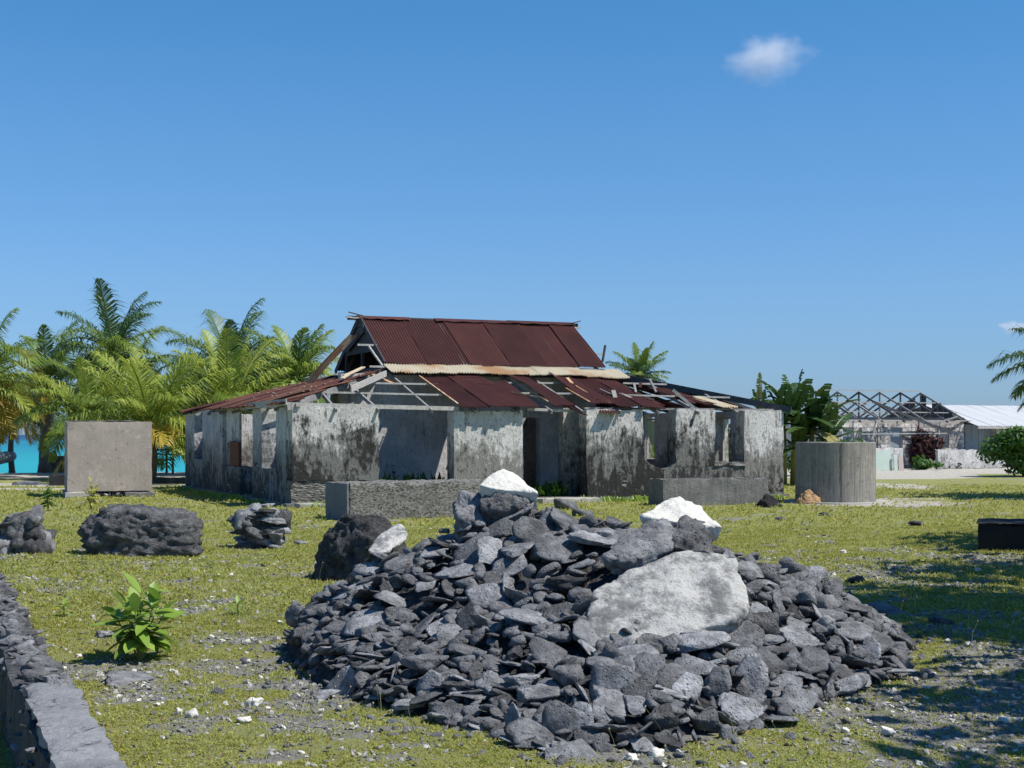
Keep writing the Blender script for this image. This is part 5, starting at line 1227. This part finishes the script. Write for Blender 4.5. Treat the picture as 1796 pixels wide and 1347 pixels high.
# ------------------------------------------------------------------ loose stones
r = random.Random(12)
GL = 'small pale coral stone lying loose on the foreground grass'
OWN = {(445, 1243): 'largest pale coral lump in the grass between roadside wall and rubble pile', (338, 1271): 'upright pale coral lump nearest the cement capped roadside wall',
       (430, 1278): 'flat pale coral stick just below the largest coral lump in the grass', (390, 1127): 'small white stone in the grass right of the bright leafy plant',
       (1556, 1290): 'long flat white coral piece in front of the right end of the rubble pile', (1760, 1268): 'white coral lump on the gravel in the bottom right corner',
       (1150, 1325): 'pale crumbly coral lump at the front foot of the rubble pile', (1110, 1332): 'smaller pale lump beside the crumbly one at the pile foot', (1715, 1002): 'white stone in the tree shadow before the black box'}
for (px, py, w, mt) in ((445, 1243, 34, 'bleached'), (338, 1271, 30, 'bleached'), (430, 1278, 26, 'bleached'), (242, 1231, 16, 'bleached'), (275, 1245, 16, 'bleached'), (390, 1127, 15, 'bleached'), (442, 1123, 12, 'bleached'), (315, 1262, 16, 'bleached'),
                        (137, 1148, 14, 'bleached'), (112, 1165, 12, 'bleached'), (285, 1310, 14, 'bleached'), (370, 1049, 12, 'bleached'), (492, 1095, 12, 'bleached'), (1556, 1290, 38, 'bleached'), (1760, 1268, 24, 'bleached'), (1612, 1338, 20, 'bleached'),
                        (1715, 1002, 14, 'bleached'), (1482, 1285, 20, 'bleached'), (1625, 1205, 16, 'bleached'), (1480, 970, 14, 'bleached'), (1730, 1160, 14, 'bleached'), (300, 1170, 14, 'bleached'), (1150, 1325, 34, 'bleached'), (1110, 1332, 26, 'bleached'), (360, 1155, 10, 'bleached')):
    c = gnd(px, py); s_ = w / F * c.y * .55; z = float(gz(np.array(c.x), np.array(c.y)))
    link('loose_stone', CHUNKS[r.randrange(10)], M[mt], None, loc=(c.x, c.y, z + s_ * .3), rot=(r.uniform(-.4, .4), r.uniform(-.4, .4), r.uniform(0, 6)), scale=(s_,) * 3, label=OWN.get((px, py), GL), cat='stone', group=None if (px, py) in OWN else 'pale loose stones in the grass')
for (px, py, w, lab, mt) in ((220, 1190, 105, 'flat grey stone half buried before the bright leafy plant', 'wallstone'), (382, 1217, 38, 'flat grey stone in the grass left of the rubble pile', 'wallstone'), (180, 1118, 40, 'grey flat stone just left of the bright leafy plant', 'rock'), (1610, 922, 32, 'dark knobbly stone on the grass beyond the rubble pile', 'rock_dark'),
                         (1650, 1095, 46, 'dark stone on the gravel right of the rubble pile', 'rock_dark'), (540, 915, 10, 'small stone beside the low rough block', 'rock'), (525, 955, 26, 'small grey stone next to the waist high stack', 'rock'), (1500, 1020, 40, 'dark low stone in the tree shadow', 'rock_dark'),
                         (990, 893, 70, 'rounded grey rock behind the top of the rubble pile', 'rock'), (1025, 905, 46, 'smaller rounded rock behind the rubble pile', 'rock_dark'), (1445, 905, 22, 'small dark stone on the grass near the round tank', 'rock_dark'), (1370, 912, 22, 'small flat stone near the black rock', 'wallstone'), (470, 890, 30, 'grey rock against the corner of the house', 'rock'), (492, 880, 50, 'dark rounded rock at the near corner of the house', 'rock_dark')):
    c = gnd(px, py); s_ = w / F * c.y * .55; z = float(gz(np.array(c.x), np.array(c.y)))
    link('loose_stone', (CHUNKS if w != 105 else SLABS)[r.randrange(10)], M[mt], None, loc=(c.x, c.y, z + s_ * .12), rot=(r.uniform(-.2, .2), r.uniform(-.2, .2), r.uniform(0, 6)), scale=(s_, s_, s_ * .8), label=lab, cat='stone')

# ------------------------------------------------------------------ gravel, grass
def frustum_pts(n, y0, y1, pad=.5, seed=1, pw=2.0):
    r = np.random.RandomState(seed); y = (y0 ** pw + (y1 ** pw - y0 ** pw) * r.rand(n)) ** (1 / pw); hw = .375 * y + pad; return (r.rand(n) * 2 - 1) * hw, y, r
def blocked(x, y):
    b = inside_rect(x, y, HC, HA, -.1, HU + .1, -.1, HV + .1) | (pdist(x, y) > .12)
    b |= np.hypot(x - tc.x, y - tc.y) < 1.25
    b |= inside_rect(x, y, bc, HA, -.05, BW, -.1, BD)
    b |= inside_rect(x, y, wo, wa, 0, 14, -.02, .3)
    b |= inside_rect(x, y, lb, R(33), 0, 3.4, 0, 1.05) | inside_rect(x, y, lb2, HA, 0, 2.8, 0, .9) | inside_rect(x, y, rb, 0, 0, 1.6, 0, 1.3)
    return b
x, y, rs = frustum_pts(80000, 4.8, 26, seed=3, pw=1.25)
bm_ = bare_mask(x, y); k = (rs.rand(len(x)) < bm_ * .95 + .2 * (y < 20)) & ~blocked(x, y)
x, y = x[k], y[k]; z = gz(x, y); n = len(x); sz = (.006 + .016 * rs.rand(n) ** 2.2) * (1 + .045 * y)
ang = rs.rand(n) * 6.28; til = rs.randn(n, 2) * .35
pv = np.stack(PV1, 0); kk = rs.randint(0, len(PV1), n); base = pv[kk] * sz[:, None, None]
ca, sa = np.cos(ang)[:, None], np.sin(ang)[:, None]; bx1 = base[:, :, 0] * ca - base[:, :, 1] * sa; by1 = base[:, :, 0] * sa + base[:, :, 1] * ca; bz1 = base[:, :, 2] + bx1 * til[:, 0:1] + by1 * til[:, 1:2]
V = np.stack([bx1 + x[:, None], by1 + y[:, None], bz1 + z[:, None] + sz[:, None] * .15], -1).reshape(-1, 3); nvp = pv.shape[1]
Fg = (PF1[None] + (np.arange(n) * nvp)[:, None, None]).reshape(-1, 3)
t = NT('mixed_gravel'); a = t.attr('rn'); c = t.mix(t.rng(a, 0, 1, smooth=False), (.10, .10, .10), (.46, .45, .41)); c = t.mix(t.rng(a, .90, .92), c, (.62, .60, .54)); n1 = t.noise(60, 3); c = t.mix(t.rng(n1, .4, .7, 0, .5), c, (.09, .09, .085))
gravel_mat = t.done(c, .9)
link('gravel', npmesh('gravel', V, Fg, False, {'rn': np.repeat(rs.rand(n), nvp)}), gravel_mat, label='loose grey coral gravel around the rubble pile and in the grass', cat='gravel', kind='stuff')
print('gravel', n)

def blades(x, y, rs, m, ln, wd, elo, ehi):
    n = len(x); X = np.repeat(x, m) + rs.randn(n * m) * ln * .6; Y = np.repeat(y, m) + rs.randn(n * m) * ln * .6; Zb = gz(X, Y); N = n * m
    az = rs.rand(N) * 6.283; el = elo + (ehi - elo) * rs.rand(N); L = ln * (.5 + .9 * rs.rand(N)) * (1 + .35 * (Y > 12)); w = wd * (.6 + .8 * rs.rand(N))
    d = np.stack([np.cos(az) * np.cos(el), np.sin(az) * np.cos(el), np.sin(el)], -1); s = np.stack([-np.sin(az), np.cos(az), np.zeros(N)], -1) * w[:, None]
    b = np.stack([X, Y, Zb - .004], -1); mid = b + d * (L * .55)[:, None]; e = b + d * L[:, None]; e[:, 2] -= L * .22
    V = np.stack([b, mid + s, e, mid - s], 1).reshape(-1, 3)
    return V, np.arange(N * 4).reshape(-1, 4), np.repeat(rs.rand(N), 4), np.repeat(np.repeat(rs.rand(n), m), 4)
Vs_, Fs_, A1, A2, off = [], [], [], [], 0
for (n, y0, y1, m, ln, wd, dens, sd) in ((60000, 4.8, 13.5, 7, .028, .0045, 1.0, 11), (44000, 13.5, 26, 5, .042, .0085, 1.0, 12), (24000, 26, 48, 4, .07, .018, .9, 13)):
    x, y, rs = frustum_pts(n, y0, y1, .6, sd, 1.5)
    clump = vn2.fbm(x, y, 3.5, 3); pr = (1 - bare_mask(x, y) * .72) * (1 - sand_mask(x, y)) * sstep(clump, .20, .48)
    k = (rs.rand(n) < pr * dens) & ~blocked(x, y); v, f, a1, a2 = blades(x[k], y[k], rs, m, ln, wd, .15, 1.25)
    Vs_.append(v); Fs_.append(f + off); A1.append(a1); A2.append(a2); off += len(v)
t = NT('short_turf_blades'); a = t.attr('ra'); b = t.attr('rb'); n1 = t.noise(.9, 4, .6)
c = t.mix(b, (.25, .30, .07), (.47, .48, .14)); c = t.mix(t.rng(a, .55, 1.0), c, (.50, .46, .14)); c = t.mix(t.rng(n1, .38, .62, 0, .6), c, (.34, .34, .06))
c = t.mix(t.rng(b, .975, .985), c, (.34, .22, .09))
turf = t.leafy(c, .42, .6, .2)
link('grass', npmesh('grass', np.concatenate(Vs_), np.concatenate(Fs_), False, {'ra': np.concatenate(A1), 'rb': np.concatenate(A2)}), turf, label='short patchy yellow green turf around the stones and the house', cat='grass', kind='stuff')
print('grass blades', sum(len(f) for f in Fs_))
# dry seed stalks
V, Fc = [], []; r = random.Random(21); m = MB()
for i in range(170):
    if i < 60: px, py = r.uniform(500, 1500), r.uniform(1210, 1345)
    elif i < 120: px, py = r.uniform(1300, 1796), r.uniform(900, 1150)
    else: px, py = r.uniform(250, 560), r.uniform(1000, 1340)
    c = gnd(px, py)
    if float(pdist(np.array(c.x), np.array(c.y))) > .05: continue
    h = r.uniform(.08, .26); lx, ly = r.gauss(0, .05), r.gauss(0, .04); z = float(gz(np.array(c.x), np.array(c.y)))
    m.tube([(c.x, c.y, z), (c.x + lx * .4, c.y + ly, z + h * .6), (c.x + lx, c.y + ly, z + h)], [.0016, .0013, .001], 3, False)
    q = Vector((c.x + lx, c.y + ly, z + h)); m.tube([q, q + Vector((0, 0, .006)), q + Vector((0, 0, .014))], [.002, .006, .002], 4)
t = NT('dry_stalk'); dry = t.done((.36, .34, .20), .8)
m.build('seed_stalks', dry, None, label='thin dry seed stalks rising from the turf', cat='grass stalks', kind='stuff')

# ------------------------------------------------------------------ cloud
cY = 2600.0; cc = at(1343, 100, cY); 
bm = bmesh.new(); bmesh.ops.create_icosphere(bm, subdivisions=3, radius=1); me = D.meshes.new('cloud'); bm.to_mesh(me); bm.free()
cm = D.materials.new('cloud_vapour'); cm.use_nodes = True; nt = cm.node_tree; nt.nodes.remove(nt.nodes['Principled BSDF'])
pv_ = nt.nodes.new('ShaderNodeVolumePrincipled'); pv_.inputs['Color'].default_value = (1, 1, 1, 1); pv_.inputs['Anisotropy'].default_value = .2
tcn = nt.nodes.new('ShaderNodeTexCoord'); nz = nt.nodes.new('ShaderNodeTexNoise'); nz.inputs['Scale'].default_value = 1.7; nz.inputs['Detail'].default_value = 6; nz.inputs['Roughness'].default_value = .62
ln_ = nt.nodes.new('ShaderNodeVectorMath'); ln_.operation = 'LENGTH'; nt.links.new(tcn.outputs['Object'], ln_.inputs[0]); nt.links.new(tcn.outputs['Object'], nz.inputs['Vector'])
mm = nt.nodes.new('ShaderNodeMath'); mm.operation = 'MULTIPLY_ADD'; nt.links.new(nz.outputs['Fac'], mm.inputs[0]); mm.inputs[1].default_value = 1.7
ng = nt.nodes.new('ShaderNodeMath'); ng.operation = 'MULTIPLY'; nt.links.new(ln_.outputs['Value'], ng.inputs[0]); ng.inputs[1].default_value = -1.0; nt.links.new(ng.outputs[0], mm.inputs[2])
mr = nt.nodes.new('ShaderNodeMapRange'); nt.links.new(mm.outputs[0], mr.inputs[0]); mr.inputs[1].default_value = .18; mr.inputs[2].default_value = .95; mr.inputs[3].default_value = 0; mr.inputs[4].default_value = .03
nt.links.new(mr.outputs[0], pv_.inputs['Density']); nt.links.new(pv_.outputs[0], nt.nodes['Material Output'].inputs['Volume'])
link('cloud', me, cm, None, loc=cc, scale=(104, 80, 62), label='small wispy white cloud high in the blue sky', cat='cloud')
link('cloud', me, cm, None, loc=at(1778, 573, 5200), rot=(0, 0, 1.1), scale=(110, 80, 34), label='faint little cloud low in the sky at the photo edge', cat='cloud')
SC.cycles.volume_bounces = 10; SC.cycles.max_bounces = 12; SC.cycles.volume_step_rate = 2.0; SC.cycles.volume_max_steps = 64
